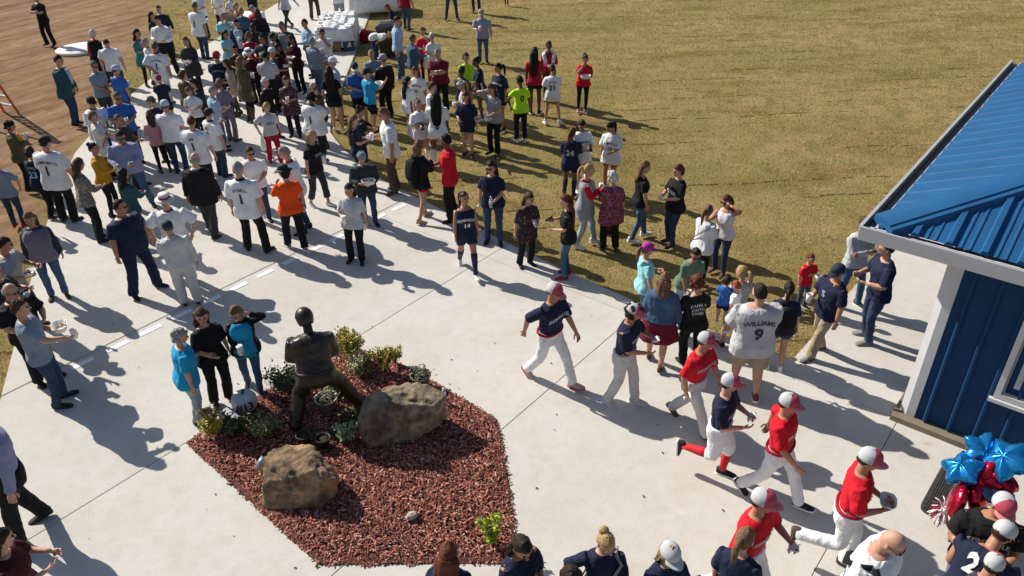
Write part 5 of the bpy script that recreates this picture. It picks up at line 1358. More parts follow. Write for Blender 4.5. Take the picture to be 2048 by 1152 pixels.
person(-7.98, 17.45, 1.82, 92, 'm', 'l', ('short', 'ltbrown'), ('polo', 'white'), ('jeans', 'jean'), 'black', 'hold,down,stand', 'person in white polo, jeans and pale blue cap seen from behind', cap=('cap', 'paleblue', 'sky', 'paleblue'), w=1.2, belly=0.03, held=[('napkin', 'L')])
person(-6.95, 16.24, 1.82, 80, 'm', 'l', ('buzz', 'auburn'), ('jersey', 'white'), ('pants', 'black'), 'black', 'hold,down,stand', 'person in white LEE number one jersey seen from behind', back=[('LEE', 1.31, 0.075, 'navy'), ('1', 1.13, 0.24, 'navy')], w=1.12, held=[('cup', 'L')])
person(-9.43, 18.18, 1.82, 300, 'm', 't', ('short', 'dkgrey'), ('polo', 'royal'), ('pants', 'black'), 'black', 'hold,hold,stand', 'person in royal blue polo and sunglasses', glasses=1, w=1.2, belly=0.05, hpitch=15, held=[('cup', 'L')])
person(-10.01, 17.98, 1.80, 335, 'm', 't', ('short', 'dark'), ('jersey', 'white'), ('pants', 'jean'), 'black', 'hold,hold,stand', 'person in black cap and white jersey facing the royal blue polo', cap=('cap', 'black', 'black', 'black'), front=[('S', 1.25, 0.08, 'navy')], w=1.1, held=[('cup', 'L')], collar='navy')
person(-9.62, 17.23, 1.66, 20, 'f', 'l', ('bob', 'ltbrown'), ('jersey', 'offwhite', 0.66), ('pants', 'black'), 'black', 'hold,hold,stand', 'person in long white jersey with a thin black shoulder strap', bag=[('strap', 'L', 'black')])
person(-8.70, 16.63, 1.78, 5, 'm', 't', ('thin', 'dkgrey'), ('polo', 'charcoal'), ('pants', 'black'), 'black', 'hold,hold,stand', 'person in charcoal polo between white jersey and lavender shirt', w=1.05)
person(-8.25, 15.62, 1.81, 285, 'm', 't', ('short', 'dark'), ('shirt', 'lavender'), ('jeans', 'denim'), 'brown', 'hold,hold,wide', 'person in lavender grey dress shirt holding a white paper', glasses=1, w=1.38, belly=0.07, hpitch=25, held=[('paper', 'L')])
person(-8.67, 15.20, 1.66, 5, 'f', 't', ('bun', 'black'), ('long', 'mustard'), ('leggings', 'black'), 'black', 'hold,hold,stand', 'person in mustard yellow top holding a white cup', w=1.1, held=[('cup', 'R')])
person(-8.48, 14.00, 1.77, 45, 'f', 'l', ('long', 'brown'), ('long', '*leopard'), ('pants', 'black'), 'black', 'hold,hold,stand', 'person in grey leopard print top', w=1.08)
person(-9.55, 14.95, 1.93, 85, 'm', 'l', ('short', 'dark'), ('jersey', 'white'), ('pants', 'black'), 'black', 'hold,down,stand', 'person in COMPHERTS number one jersey with black backward cap', back=[('COMPHERTS', 1.31, 0.075, 'navy'), ('1', 1.13, 0.24, 'navy')], cap=('backcap', 'black', 'black', 'black'), w=1.25, held=[('lidcup', 'L')])
person(-10.06, 15.22, 1.58, 80, 'f', 't', ('bob', 'dark'), ('jersey', 'navy'), ('pants', 'black'), 'brown', 'hold,down,step', 'person in navy jersey with pale blue back number', back=[('EVANS', 1.31, 0.07, 'ltgrey'), ('23', 1.13, 0.22, 'sky')], trim='white', held=[('napkin', 'L')])
person(-11.25, 16.65, 1.68, 20, 'f', 't', ('shag', 'black'), ('jacket', 'olive'), ('pants', 'black'), 'black', 'hold,holdup,stand', 'person in olive jacket and mustard scarf by the orange ladder', inner=('mustard', 0.6, 0.5, 1.1), held=[('cup', 'R')])
person(-10.50, 14.70, 1.58, 95, 'f', 'l', ('bob', 'brown'), ('tee', 'bluegrey', 0.82, 0.95), ('jeans', 'jean'), 'crimson', 'hip,hip,stand', 'person in grey raglan tee with striped sleeves and red shoes', w=1.12)
person(-7.54, 13.85, 1.64, 65, 'f', 't', ('long', 'black'), ('long', 'dkteal'), ('pants', 'jean'), 'black', 'hold,hold,step', 'person in dark teal top seen from behind', w=1.1)
person(-6.74, 11.99, 1.83, 335, 'm', 't', ('thin', 'dark'), ('polo', 'navy'), ('pants', 'navy'), 'black', 'down,down,wide', 'person in navy polo and navy trousers standing tall in the open', w=1.38, belly=0.06, glasses=1)
person(-6.10, 12.36, 1.80, 285, 'm', 'l', ('short', 'dkgrey'), ('jersey', 'white'), ('pants', 'white'), 'black', 'hip,hip,stand', 'person in straw boater hat and white jersey with hands on hips', cap=('boater', 'offwhite', 'offwhite', 'crimson'), collar='navy', front=[('*', 1.2, 0.12, 'crimson')], w=1.1)
person(-5.75, 11.54, 1.67, 115, 'm', 'l', ('short', 'dkgrey'), ('shirt', 'uniform'), ('baggy', 'uniform'), 'black', 'hold,down,stand', 'person in grey baseball uniform and navy cap seen from behind', cap=('cap', 'navy', 'navy', 'navy'), w=1.12, held=[('phone', 'L')])
person(-8.30, 11.90, 1.72, 300, 'f', 'l', ('long', 'ltbrown'), ('cardi', 'charcoal', 0.84), ('jeans', 'denim'), 'brown', 'down,down,stand', 'person in brown top, dark cardigan and ripped jeans', inner=('purplegrey', 1.0, 0.95, 0.82), w=1.15, belly=0.05, held=[('cup', 'R')])
person(-8.22, 10.84, 1.76, 5, 'm', 't', ('short', 'dark'), ('tee', 'grey'), ('shorts', 'charcoal', 0.9), 'black', 'fore,fore,stand', 'person in grey tee holding a tray at the left edge', held=[('plate', 'R')])
person(-7.80, 10.04, 1.76, 10, 'm', 'l', ('short', 'dark'), ('tee', 'charcoal'), ('shorts', 'navy', 0.9), 'black', 'fore,fore,stand', 'person in charcoal tee holding a cup at the left edge', held=[('cup', 'R')])
person(-7.29, 9.46, 1.80, 335, 'm', 'l', ('fringe', 'grey'), ('polo', 'black'), ('pants', 'black'), 'black', 'hold,hold,stand', 'person in black polo with a bare bald head and glasses', glasses=1, w=1.15, belly=0.05)
person(-6.80, 8.88, 1.82, 25, 'm', 'l', ('short', 'brown'), ('tee', 'bluegrey'), ('jeans', 'jean'), 'black', 'hold,out,stand', 'person in pale grey tee and jeans holding out a cup', held=[('bowl', 'L'), ('cup', 'R')], w=1.1)
person(-5.96, 6.47, 1.94, 225, 'm', 'l', ('short', 'dark'), ('shirt', 'lavender'), ('pants', 'black'), 'black', 'down,down,step', 'person in lavender shirt and black trousers at the lower left edge', tuck=1, w=1.15)
person(-4.98, 4.98, 1.72, 20, 'f', 'l', ('long', 'dark'), ('tee', 'blackred'), ('jeans', 'black'), 'black', 'fore,hold,stand', 'person in dark maroon top at the bottom left corner')
person(-11.68, 30.66, 1.80, 250, 'm', 'l', ('short', 'dark'), ('polo', 'white'), ('pants', 'black'), 'black', 'hold,hold,stand', 'person in white polo behind the small white table', held=[('bottle', 'L')])
person(-10.72, 27.60, 1.92, 70, 'm', 't', ('buzz', 'dkgrey'), ('jersey', 'white'), ('jeans', 'jean'), 'black', 'hold,down,stand', 'person in white number one jersey and jeans beside the small table', back=[('1', 1.12, 0.26, 'navy')], w=1.15, held=[('plate', 'L')])
person(-11.11, 31.03, 1.68, 260, 'f', 'l', ('long', 'brown'), ('tee', 'white'), ('pants', 'black'), 'black', 'hold,hold,stand', 'person in white tee handing out food at the small table', held=[('paper', 'L')])
person(-10.38, 30.39, 1.68, 280, 'f', 't', ('pony', 'dark'), ('tee', 'white'), ('shorts', 'red'), 'white', 'hold,hold,stand', 'person in white tee and red shorts near the top edge')
person(-10.44, 33.11, 1.80, 280, 'm', 'l', ('short', 'dark'), ('tee', 'black'), ('pants', 'black'), 'black', 'down,down,stand', 'person in black tee and black trousers near the top edge')
person(-9.24, 27.76, 1.68, 110, 'f', 'l', ('bob', 'blond'), ('jacket', 'denim'), ('pants', 'black'), 'black', 'hold,hold,stand', 'person in denim jacket seen from behind among the upper crowd', held=[('plate', 'L')])
person(-9.66, 28.69, 1.66, 20, 'f', 'l', ('bob', 'blond'), ('tee', 'tan'), ('pants', 'black'), 'black', 'hold,hold,stand', 'person in tan tee behind the denim jacket', held=[('napkin', 'L')])
person(-8.90, 28.21, 1.66, 255, 'f', 'l', ('bob', 'grey'), ('cardi', 'brown'), ('pants', 'black'), 'black', 'hold,hold,stand', 'person in brown cardigan over a red top', inner=('red', 0.6, 0.5))
person(-8.56, 27.54, 1.68, 115, 'f', 'l', ('long', 'brown'), ('jacket', 'black'), ('pants', 'black'), 'black', 'hold,down,stand', 'person in black jacket with long hair down the back')
person(-9.49, 26.59, 1.76, 305, 'm', 't', ('short', 'grey'), ('polo', 'aqua'), ('pants', 'brown'), 'brown', 'eat,hold,stand', 'person in pale aqua polo raising a hand to the mouth', held=[('napkin', 'L')])
person(-8.71, 25.62, 1.82, 280, 'm', 't', ('short', 'dark'), ('blazer', 'navy'), ('pants', 'charcoal'), 'black', 'hold,down,stand', 'person in navy blazer over a pale blue shirt', inner=('paleblue', 0.55, 0.18), hpitch=25, held=[('lidcup', 'L')])
person(-7.97, 24.94, 1.82, 300, 'm', 'k', ('buzz', 'black'), ('tee', 'charcoal'), ('pants', 'charcoal'), 'black', 'hold,hold,stand', 'person in charcoal tee looking down at a tray', hpitch=25, held=[('plate', 'L')], w=1.2)
person(-7.01, 24.85, 1.85, 275, 'm', 't', ('short', 'dkgrey'), ('blazer', 'black'), ('jeans', 'jean'), 'black', 'down,down,stand', 'person in black blazer over a grey tee', inner=('grey', 0.5, 0.2), w=1.1)
person(-8.01, 24.28, 1.66, 92, 'f', 'l', ('curly', 'ltbrown'), ('long', 'crimson'), ('pants', 'black'), 'black', 'hold,hold,stand', 'person in crimson sweater seen from behind', w=1.2)
person(-7.24, 24.38, 1.62, 10, 'm', 'd', ('short', 'black'), ('polo', 'navy'), ('pants', 'black'), 'black', 'hold,down,stand', 'person in navy polo with white collar', collar='white')
person(-7.48, 22.57, 1.66, 255, 'f', 'l', ('bob', 'dark'), ('long', 'blackred'), ('pants', 'black'), 'black', 'hold,hold,stand', 'person in white sun hat with black band', cap=('sunhat', 'white', 'white', 'black'))
person(-7.25, 20.99, 1.81, 55, 'f', 'l', ('long', 'ltbrown'), ('cardi', 'olive'), ('leggings', 'black'), 'brown', 'hold,down,stand', 'person in long olive cardigan and tall dark boots', held=[('cup', 'L')], sock=('brown', 1))
person(-8.03, 22.94, 1.66, 290, 'f', 't', ('bob', 'black'), ('tunic', 'brown'), ('leggings', 'black'), 'black', 'hold,hold,stand', 'person in brown tunic beside the long olive cardigan')
person(-8.11, 21.65, 1.82, 92, 'm', 't', ('short', 'dark'), ('tee', 'navy'), ('pants', 'jean'), 'black', 'hold,hold,stand', 'person in navy tee and maroon cap seen from behind', cap=('cap', 'crimson', 'capred', 'white'), back=[('SEMINOLE', 1.28, 0.07, 'grey')], w=1.2, held=[('bottle', 'L')])
person(-7.34, 19.50, 1.67, 75, 'f', 'l', ('bob', 'ltbrown'), ('long', 'purplegrey'), ('pants', 'purplegrey'), 'brown', 'phone,hold,stand', 'person in purple grey top and trousers holding up a phone', held=[('whitephone', 'L')])
person(-6.76, 22.33, 1.72, 10, 'm', 't', ('short', 'dark'), ('tee', 'charcoal'), ('pants', 'black'), 'black', 'hold,hold,stand', 'person in white cap and charcoal tee in the dense crowd', cap=('cap', 'white', 'ltgrey', 'pink'), held=[('plate', 'L')])
person(-6.79, 21.71, 1.74, 95, 'm', 't', ('short', 'black'), ('shirt', 'ltgrey'), ('pants', 'black'), 'black', 'hold,hold,stand', 'person in pale grey dress shirt and black trousers seen from behind', tuck=1, held=[('lidcup', 'L')])
person(-6.69, 22.73, 1.70, 5, 'f', 'd', ('long', 'black'), ('tunic', 'blackred'), ('leggings', 'black'), 'black', 'hold,hold,stand', 'person in dark wine tunic next to the pale grey dress shirt', held=[('napkin', 'L')])
person(-5.73, 19.77, 1.65, 275, 'f', 'l', ('long', 'auburn'), ('tunic', '*bloom'), ('pants', 'black'), 'black', 'hold,hold,stand', 'person in dark plum floral tunic with forearms crossed', w=1.05, held=[('cup', 'L')])
person(-6.27, 19.61, 1.64, 335, 'f', 'l', ('bob', 'white'), ('long', 'black'), ('pants', 'black'), 'black', 'hold,down,stand', 'person in plain black top beside the plum floral tunic')
person(-4.74, 18.71, 1.78, 200, 'm', 'l', ('fringe', 'dkgrey'), ('jacket', 'brown'), ('pants', 'brown'), 'brown', 'hold,hold,stand', 'person in brown jacket and sunglasses with bald head', glasses=1, inner=('grey', 0.5, 0.3))
person(-4.74, 17.99, 1.73, 75, 'f', 'd', ('curly', 'black'), ('jersey', 'white'), ('pants', 'black'), 'black', 'hold,hold,stand', 'person in wide white number one jersey with a red armband', back=[('1', 1.12, 0.26, 'navy')], w=1.45, belly=0.04, collar='navy')
person(-4.22, 15.42, 1.76, 330, 'f', 'l', ('long', 'blond'), ('tee', 'black'), ('capri', 'charcoal'), 'white', 'hold,down,step', 'person in black tee and grey cropped trousers with tall cup', front=[('TRIBE', 1.25, 0.08, 'ltgrey')], held=[('lidcup', 'L')])
person(-5.83, 17.96, 1.54, 300, 'f', 'l', ('bob', 'blond'), ('tee', 'ltgrey', 0.84, 0.9), ('pants', 'crimson'), 'crimson', 'down,hip,step', 'person in grey SSU tee and red trousers with a white bag', front=[('SSU', 1.2, 0.13, 'navy')], w=1.1, held=[('plasticbag', 'R')])
person(-4.28, 14.24, 1.89, 190, 'm', 'l', ('short', 'grey'), ('polo', 'white'), ('jeans', 'jean'), 'black', 'hold,pocket,stand', 'person in white polo with red collar and a hand in pocket', collar='crimson', w=1.15)
person(-4.29, 13.47, 1.81, 125, 'f', 'l', ('bob', 'dark'), ('tee', 'orange'), ('pants', 'black'), ('shoegrey', 'white'), 'holdup,down,step', 'person in bright orange shirt and black bucket hat', cap=('hat', 'black', 'black', 'black'), w=1.15, held=[('bottle', 'R')])
person(-5.31, 14.79, 1.68, 290, 'm', 't', ('short', 'brown'), ('tee', 'white'), ('jeans', 'jean'), 'black', 'hold,down,stand', 'person in plain white tee and sunglasses facing the SCHELL jersey', glasses=1, w=1.15)
person(-5.07, 13.41, 1.89, 85, 'm', 'l', ('short', 'grey'), ('jersey', 'white'), ('pants', 'black'), 'black', 'down,down,wide', 'person in SCHELL number one jersey seen from behind', back=[('SCHELL', 1.31, 0.075, 'navy'), ('1', 1.13, 0.24, 'navy')], collar='navy', w=1.1, held=[('bottle', 'R')])
person(-6.18, 14.15, 1.78, 85, 'm', 'l', ('fringe', 'grey'), ('blazer', 'black'), ('pants', 'charcoal'), ('black', 'charcoal'), 'down,down,step', 'person in black suit jacket and grey trousers seen from behind', collar='white', w=1.22)
person(-6.90, 17.19, 1.69, 60, 'm', 'l', ('short', 'dark'), ('jersey', 'white'), ('pants', 'jean'), 'black', 'phone,down,stand', 'person in black cap and white jersey photographing with a phone', cap=('cap', 'black', 'black', 'black'), back=[('BELL', 1.31, 0.07, 'navy'), ('1', 1.13, 0.24, 'navy')], collar='navy', held=[('whitephone', 'L')])
person(-7.39, 18.87, 1.66, 35, 'm', 'l', ('short', 'grey'), ('polo', 'sky'), ('jeans', 'denim'), 'black', 'hold,hold,stand', 'person in sky blue polo and jeans behind the phone photographer', w=1.1, held=[('phone', 'L')])
person(-2.96, 14.49, 1.66, 285, 'm', 'l', ('short', 'dark'), ('hoodie', 'charcoal'), ('jeans', 'jean'), 'black', 'hold,hold,stand', 'person in charcoal hoodie with red letters holding a bowl', front=[('AR', 1.18, 0.13, 'crimson')], cap=('backcap', 'bluegrey', 'charcoal', 'charcoal'), held=[('bowl', 'L')], w=1.1)
person(-3.00, 12.94, 1.64, 265, 'f', 'l', ('long', 'dark'), ('tee', 'ltgrey', 0.8, 0.9), ('pants', 'black'), 'black', 'down,hold,stand', 'person in pale grey tee holding two white cups', held=[('cup', 'L'), ('lidcup', 'R')], w=1.12, bag=[('strap', 'R', 'white', 0.006)])
person(-2.61, 16.11, 1.96, 195, 'm', 't', ('short', 'ltbrown'), ('polo', 'white', 0.8, 0.98), ('pants', 'brown'), 'brown', 'down,hold,stand', 'person in white short sleeved pullover over a blue shirt', collar='sky', w=1.2, held=[('lidcup', 'R')])
person(-3.44, 16.41, 1.70, 10, 'f', 'l', ('vlong', 'ltbrown'), ('tee', 'navy'), ('shorts', 'navy'), 'white', 'hold,hold,stand', 'person in navy tee and shorts with long hair, side on', held=[('plate', 'L')])
person(-3.46, 17.13, 1.68, 15, 'f', 't', ('bun', 'dark'), ('tee', 'navy'), ('leggings', 'black'), 'black', 'hold,hold,stand', 'person in navy tee behind the one with long hair')
person(-4.63, 20.07, 1.75, 90, 'f', 'l', ('vlong', 'dark'), ('tee', 'black'), ('romper', 'black', 0.5), 'white', 'down,down,stand', 'person in black romper with bare legs seen from behind')
person(-4.75, 20.95, 1.80, 20, 'm', 'l', ('short', 'grey'), ('polo', 'paleblue'), ('pants', 'khaki'), 'brown', 'hold,down,stand', 'person in pale blue polo and white cap', cap=('cap', 'white', 'white', 'white'), w=1.15)
person(-4.04, 20.46, 1.80, 300, 'm', 'l', ('short', 'dark'), ('tee', 'royal'), ('shorts', 'black', 0.9), 'black', 'eat,hold,stand', 'person in royal blue tee and navy cap eating', cap=('cap', 'navy', 'navy', 'white'))
person(-3.67, 20.01, 1.76, 30, 'm', 'l', ('short', 'dark'), ('tee', 'turq'), ('shorts', 'black', 0.9), 'black', 'hold,reach,stand', 'person in turquoise tee and black cap reaching forward', cap=('cap', 'black', 'black', 'black'), w=1.05, held=[('bowl', 'L')])
person(-3.74, 21.61, 1.76, 300, 'm', 'l', ('short', 'blond'), ('tee', 'bluegrey'), ('shorts', 'khaki', 0.9), 'white', 'hold,hold,stand', 'person in slate tee facing the turquoise tee', held=[('plate', 'L')])
person(-3.41, 21.08, 1.80, 140, 'm', 'l', ('short', 'ltbrown'), ('long', 'black'), ('pants', 'black'), 'black', 'hold,down,stand', 'person in black long sleeved top and grey cap', cap=('cap', 'grey', 'grey', 'grey'), w=1.15)
person(-3.42, 24.58, 1.99, 5, 'm', 'l', ('short', 'dark'), ('shirt', 'sky'), ('jeans', 'denim'), 'white', 'down,down,stand', 'person in light blue dress shirt and jeans beside the dark bin', w=1.1)
person(-2.81, 23.01, 1.80, 20, 'm', 't', ('buzz', 'dkgrey'), ('shirt', 'denim'), ('pants', 'khaki'), 'brown', 'hold,hold,stand', 'person in blue denim shirt holding a white bag', w=1.15, held=[('plasticbag', 'R')])
person(-2.59, 24.41, 1.66, 285, 'f', 'l', ('shag', 'brown'), ('tee', 'red'), ('jeans', 'maroon'), 'brown', 'eat,hold,stand', 'person in red tee behind the white top eating', held=[('bottle', 'R')])
person(-2.29, 23.77, 1.66, 300, 'f', 'l', ('bob', 'white'), ('tee', 'white'), ('pants', 'crimson'), 'white', 'hold,hold,stand', 'person in white tee and crimson trousers', held=[('lidcup', 'L')])
person(-1.87, 21.48, 1.78, 260, 'm', 'l', ('short', 'grey'), ('polo', 'maroon'), ('pants', 'black'), 'black', 'cross,cross,stand', 'person in maroon polo with arms folded', w=1.25, belly=0.03)
person(-1.16, 21.34, 1.68, 285, 'f', 'l', ('bob', 'dark'), ('tee', 'neon'), ('shorts', 'black', 0.5), 'white', 'down,down,stand', 'person in neon yellow tee facing the camera')
person(-1.20, 20.03, 1.70, 50, 'm', 'k', ('short', 'black'), ('tank', 'navy'), ('shorts', 'navy', 0.8), 'black', 'hold,hold,stand', 'person in navy sleeveless top in front of the neon tee', held=[('cup', 'L')])
person(-0.72, 20.69, 1.74, 195, 'f', 'd', ('bun', 'black'), ('jersey', 'navy'), ('shorts', 'navy'), 'white', 'hold,down,stand', 'person in navy jersey standing side on beside the neon tee', trim='white')
person(-0.19, 19.95, 1.78, 225, 'f', 't', ('pony', 'black'), ('jersey', 'navy'), ('shorts', 'black'), 'black', 'down,down,stand', 'person in navy SEMINOLE number three jersey and shorts', front=[('SEMINOLE', 1.27, 0.075, 'white'), ('3', 1.12, 0.15, 'white')])
person(0.32, 19.00, 1.71, 110, 'f', 'd', ('short', 'black'), ('tee', 'neon'), ('pants', 'black'), ('white', 'white'), 'hip,down,stand', 'person in neon yellow tee with black zero seen from behind', back=[('0', 1.2, 0.22, 'black')])
person(-0.35, 18.19, 1.81, 240, 'f', 'l', ('long', 'brown'), ('tee', 'grey'), ('pants', 'black'), 'black', 'hold,head,stand', 'person in grey tee with a hand raised to the head', held=[('bottle', 'L')])
person(-1.01, 18.10, 1.65, 255, 'f', 'l', ('long', 'brown'), ('jersey', 'navy', 0.84), ('shorts', 'navy'), 'black', 'down,hold,stand', 'person in navy jersey with white side stripe and bare legs', trim='white')
person(-1.06, 19.07, 1.66, 190, 'f', 'l', ('pony', 'blond'), ('tee', 'ltgrey'), ('shorts', 'pink'), 'white', 'hold,hold,stand', 'person in pale grey tee with a blue headband', cap=('band', 'sky'), held=[('lidcup', 'L')])
person(-2.64, 19.58, 1.58, 40, 'f', 'l', ('vlong', 'black'), ('jersey', 'white'), ('shorts', 'red'), 'white', 'hold,hold,stand', 'person in white jersey with very long hair covering the back', sock=('white', 1), trim='crimson')
person(-2.37, 20.12, 1.70, 255, 'f', 't', ('long', 'auburn'), ('jersey', 'white'), ('shorts', 'red'), 'white', 'down,down,stand', 'person in white number three jersey facing the camera', front=[('SEMINOLE', 1.27, 0.07, 'navy'), ('3', 1.12, 0.14, 'navy')], sock=('white', 1))
person(-1.69, 17.41, 1.88, 92, 'f', 'd', ('vlong', 'black'), ('jersey', 'white'), ('shorts', 'red'), 'white', 'hold,down,stand', 'person in white number eight jersey and tall white socks', back=[('8', 1.02, 0.18, 'navy')], sock=('white', 1), trim='crimson', held=[('cup', 'L')])
person(-2.10, 17.65, 1.62, 285, 'f', 'l', ('pony', 'dkgrey'), ('jersey', 'white'), ('shorts', 'red'), 'white', 'cross,hold,stand', 'person in white jersey with one arm across the chest', front=[('SEMINOLE', 1.2, 0.07, 'navy')], sock=('white', 1), trim='crimson', held=[('phone', 'R')])
person(-1.87, 14.62, 1.77, 45, 'f', 'l', ('long', 'ltbrown'), ('hoodie', 'black'), ('shorts', 'red', 0.45), 'beige', 'hold,holdup,step', 'person in black pullover, red shorts and sandals', bag=[('backpack', 'black', 'round black backpack on the person in red shorts and sandals')], held=[('lidcup', 'L')])
person(-1.21, 14.59, 1.90, 175, 'm', 'd', ('short', 'black'), ('polo', 'red'), ('pants', 'black'), 'black', 'hold,hold,stand', 'person in bright red polo and black trousers', w=1.1)
person(-0.34, 13.54, 1.78, 265, 'f', 'l', ('vlong', 'dark'), ('tee', 'navy'), ('jeans', 'jean'), 'black', 'hold,down,stand', 'person in navy tee and sunglasses holding a bottle and papers', glasses=1, w=1.1, held=[('bottle', 'L'), ('paper', 'R')], bag=[('strap', 'R', 'black')])
person(-0.82, 12.41, 1.67, 285, 'f', 't', ('pony', 'dark'), ('tank', 'navy'), ('shorts', 'navy'), 'white', 'down,down,walk', 'person in SEMINOLE number fourteen jersey walking forward', front=[('SEMINOLE', 1.25, 0.075, 'white'), ('14', 1.12, 0.13, 'white')], sock=('navy', 2), trim='white')
person(0.27, 12.64, 1.54, 300, 'f', 'l', ('long', 'brown'), ('tunic', '*darkfloral'), ('pants', 'black'), 'black', 'hold,down,stand', 'person in black floral blouse holding a white phone at the lawn edge', w=1.12, held=[('whitephone', 'L')])
person(1.02, 12.18, 1.68, 175, 'f', 'l', ('vlong', 'auburn'), ('tee', 'black'), ('jeans', 'denim'), 'crimson', 'hold,fore,stand', 'person in black tee and jeans holding out a dark phone', held=[('phone', 'R')])
person(1.47, 13.37, 1.74, 350, 'f', 'l', ('pony', 'blond'), ('long', 'red'), ('jeans', 'palejean'), ('white', 'white'), 'hold,holdup,step', 'person in grey vest over a red shirt with light jeans', vest='grey', w=1.05, held=[('lidcup', 'L'), ('paper', 'R')])
person(1.92, 13.15, 1.64, 110, 'f', 'l', ('curly', 'white'), ('tunic', '*floral'), ('pants', 'black'), 'charcoal', 'hold,down,stand', 'person in maroon floral blouse and black trousers', w=1.15)
person(1.33, 15.64, 1.58, 75, 'f', 'd', ('pony', 'auburn'), ('jersey', 'navy'), ('shorts', 'navy'), 'black', 'hold,hold,stand', 'person in navy jersey with knee pads behind the grey vest', back=[('24', 1.18, 0.2, 'ltgrey')], sock=('navy', 1), held=[('lidcup', 'L')])
person(1.62, 15.89, 1.70, 290, 'f', 't', ('long', 'dark'), ('jersey', 'white'), ('shorts', 'red'), 'white', 'hold,hold,stand', 'person in white SEMINOLE jersey looking at a phone', hpitch=30, front=[('SEMINOLE', 1.26, 0.07, 'navy')], held=[('phone', 'L')], sock=('white', 1))
person(2.23, 15.86, 1.67, 245, 'f', 't', ('pony', 'black'), ('jersey', 'white'), ('shorts', 'red'), 'crimson', 'hold,down,stand', 'person in white number twelve jersey with head bowed', hpitch=35, hyaw=-30, front=[('SEMINOLE', 1.26, 0.07, 'navy'), ('12', 1.12, 0.13, 'navy')], sock=('white', 0), held=[('cup', 'L')])
person(2.55, 13.57, 1.70, 10, 'f', 'l', ('long', 'ltbrown'), ('tee', 'black'), ('jeans', 'denim'), ('white', 'white'), 'down,down,step', 'person in black tee with round white print and cropped jeans', front=[('RHS', 1.24, 0.12, 'ltgrey')])
person(3.18, 13.33, 1.69, 205, 'f', 'l', ('bob', 'auburn'), ('tee', 'black', 0.8, 0.95), ('jeans', 'jean'), 'black', 'hold,hold,stand', 'person in black tee with white print and navy jacket over the arm', front=[('TRIBE', 1.22, 0.11, 'white')], w=1.1, held=[('napkin', 'L')])
person(0.78, 21.08, 1.84, 85, 'f', 'k', ('vlong', 'black'), ('tee', 'crimson'), ('shorts', 'black', 0.5), ('black', 'white'), 'down,down,stand', 'person in crimson tee hidden by waist long hair')
person(1.23, 22.22, 1.74, 272, 'f', 'd', ('short', 'black'), ('long', 'crimson'), ('pants', 'black'), 'black', 'hold,hold,stand', 'person in crimson top with a white towel round the neck', bag=[('towel', 'white', 'white towel round the neck of the person in crimson top')], held=[('plate', 'L')])
person(1.22, 20.24, 1.62, 88, 'f', 'l', ('bun', 'brown'), ('jersey', 'white'), ('shorts', 'red'), ('white', 'white'), 'hold,hold,wide', 'person in white number twenty one jersey seen from behind', back=[('FRAZIER', 1.3, 0.06, 'navy'), ('21', 1.13, 0.2, 'navy')], trim='pink', sock=('white', 0))
person(2.10, 21.16, 1.65, 270, 'f', 't', ('bun', 'black'), ('tee', 'red'), ('leggings', 'black'), 'pink', 'hold,eat,stand', 'person in red tee and black leggings eating from a white bowl', held=[('bowl', 'L')], w=1.05)
person(-0.80, 26.43, 1.78, 272, 'm', 'l', ('short', 'brown'), ('polo', '*plaid'), ('jeans', 'denim'), 'black', 'down,hold,stand', 'person in plaid shirt, jeans and khaki cap alone on the lawn', cap=('cap', 'khaki', 'khaki', 'khaki'), w=1.08, held=[('lidcup', 'R')])
person(-3.92, 31.20, 1.82, 60, 'm', 'l', ('short', 'dark'), ('polo', 'crimson'), ('jeans', 'denim'), 'brown', 'down,down,stand', 'person in crimson polo and jeans at the top edge', w=1.15)
person(-2.23, 32.83, 1.94, 275, 'm', 'l', ('short', 'dark'), ('tee', 'grey'), ('jeans', 'jean'), 'black', 'down,down,wide', 'person in dark trousers at the top edge left of the plaid shirt')
person(-1.25, 34.00, 1.94, 270, 'm', 'l', ('short', 'dark'), ('tee', 'white'), ('jeans', 'jean'), 'brown', 'down,down,stand', 'person in dark jeans at the top edge behind the plaid shirt')
person(0.04, 35.23, 0.84, 280, 'm', 'l', ('short', 'brown'), ('long', 'crimson'), ('pants', 'crimson'), 'crimson', 'down,down,stand', 'small child all in crimson at the top edge')
person(-4.56, 26.85, 1.56, 350, 'f', 'l', ('pony', 'blond'), ('tee', 'white'), ('jeans', 'jean'), 'black', 'low,low,stand', 'person in white tee and jeans bending over beside the bin', lean=85)
person(-3.93, 28.76, 1.59, 190, 'f', 'l', ('long', 'ltbrown'), ('tee', 'navy'), ('leggings', 'black'), 'black', 'down,hold,stand', 'person in navy tee bending by the long white table', lean=30, front=[('TRIBE', 1.2, 0.09, 'ltgrey')], held=[('napkin', 'R')])
person(-8.66, 31.42, 1.84, 250, 'f', 'l', ('long', 'brown'), ('tee', 'ltgrey'), ('leggings', 'dkgreen'), 'brown', 'side,down,walk', 'person in grey tee and dark green leggings walking on the path')
person(-7.95, 33.20, 1.90, 300, 'm', 'l', ('short', 'dark'), ('tee', 'white'), ('pants', 'brown'), 'brown', 'hold,hold,step', 'person in white tee and brown trousers at the food table', held=[('folder', 'L')])
person(-6.66, 32.05, 1.92, 275, 'm', 'l', ('short', 'dark'), ('tee', 'white'), ('pants', 'grey'), 'black', 'hold,hold,stand', 'person in white tee and grey trousers behind the food table')
person(0.56, 9.10, 1.86, 320, 'm', 't', ('short', 'dark'), ('tee', 'navy', 0.84, 0.95), ('pants', 'white'), ('beige', 'capred'), 'swf,swb,walk', 'navy player striding with empty hands and grey red cap', front=[('SEMINOLE', 1.27, 0.078, 'ltgrey')], tuck=1, belt='crimson', cap=('cap', 'ltgrey', 'capred', 'brim'))
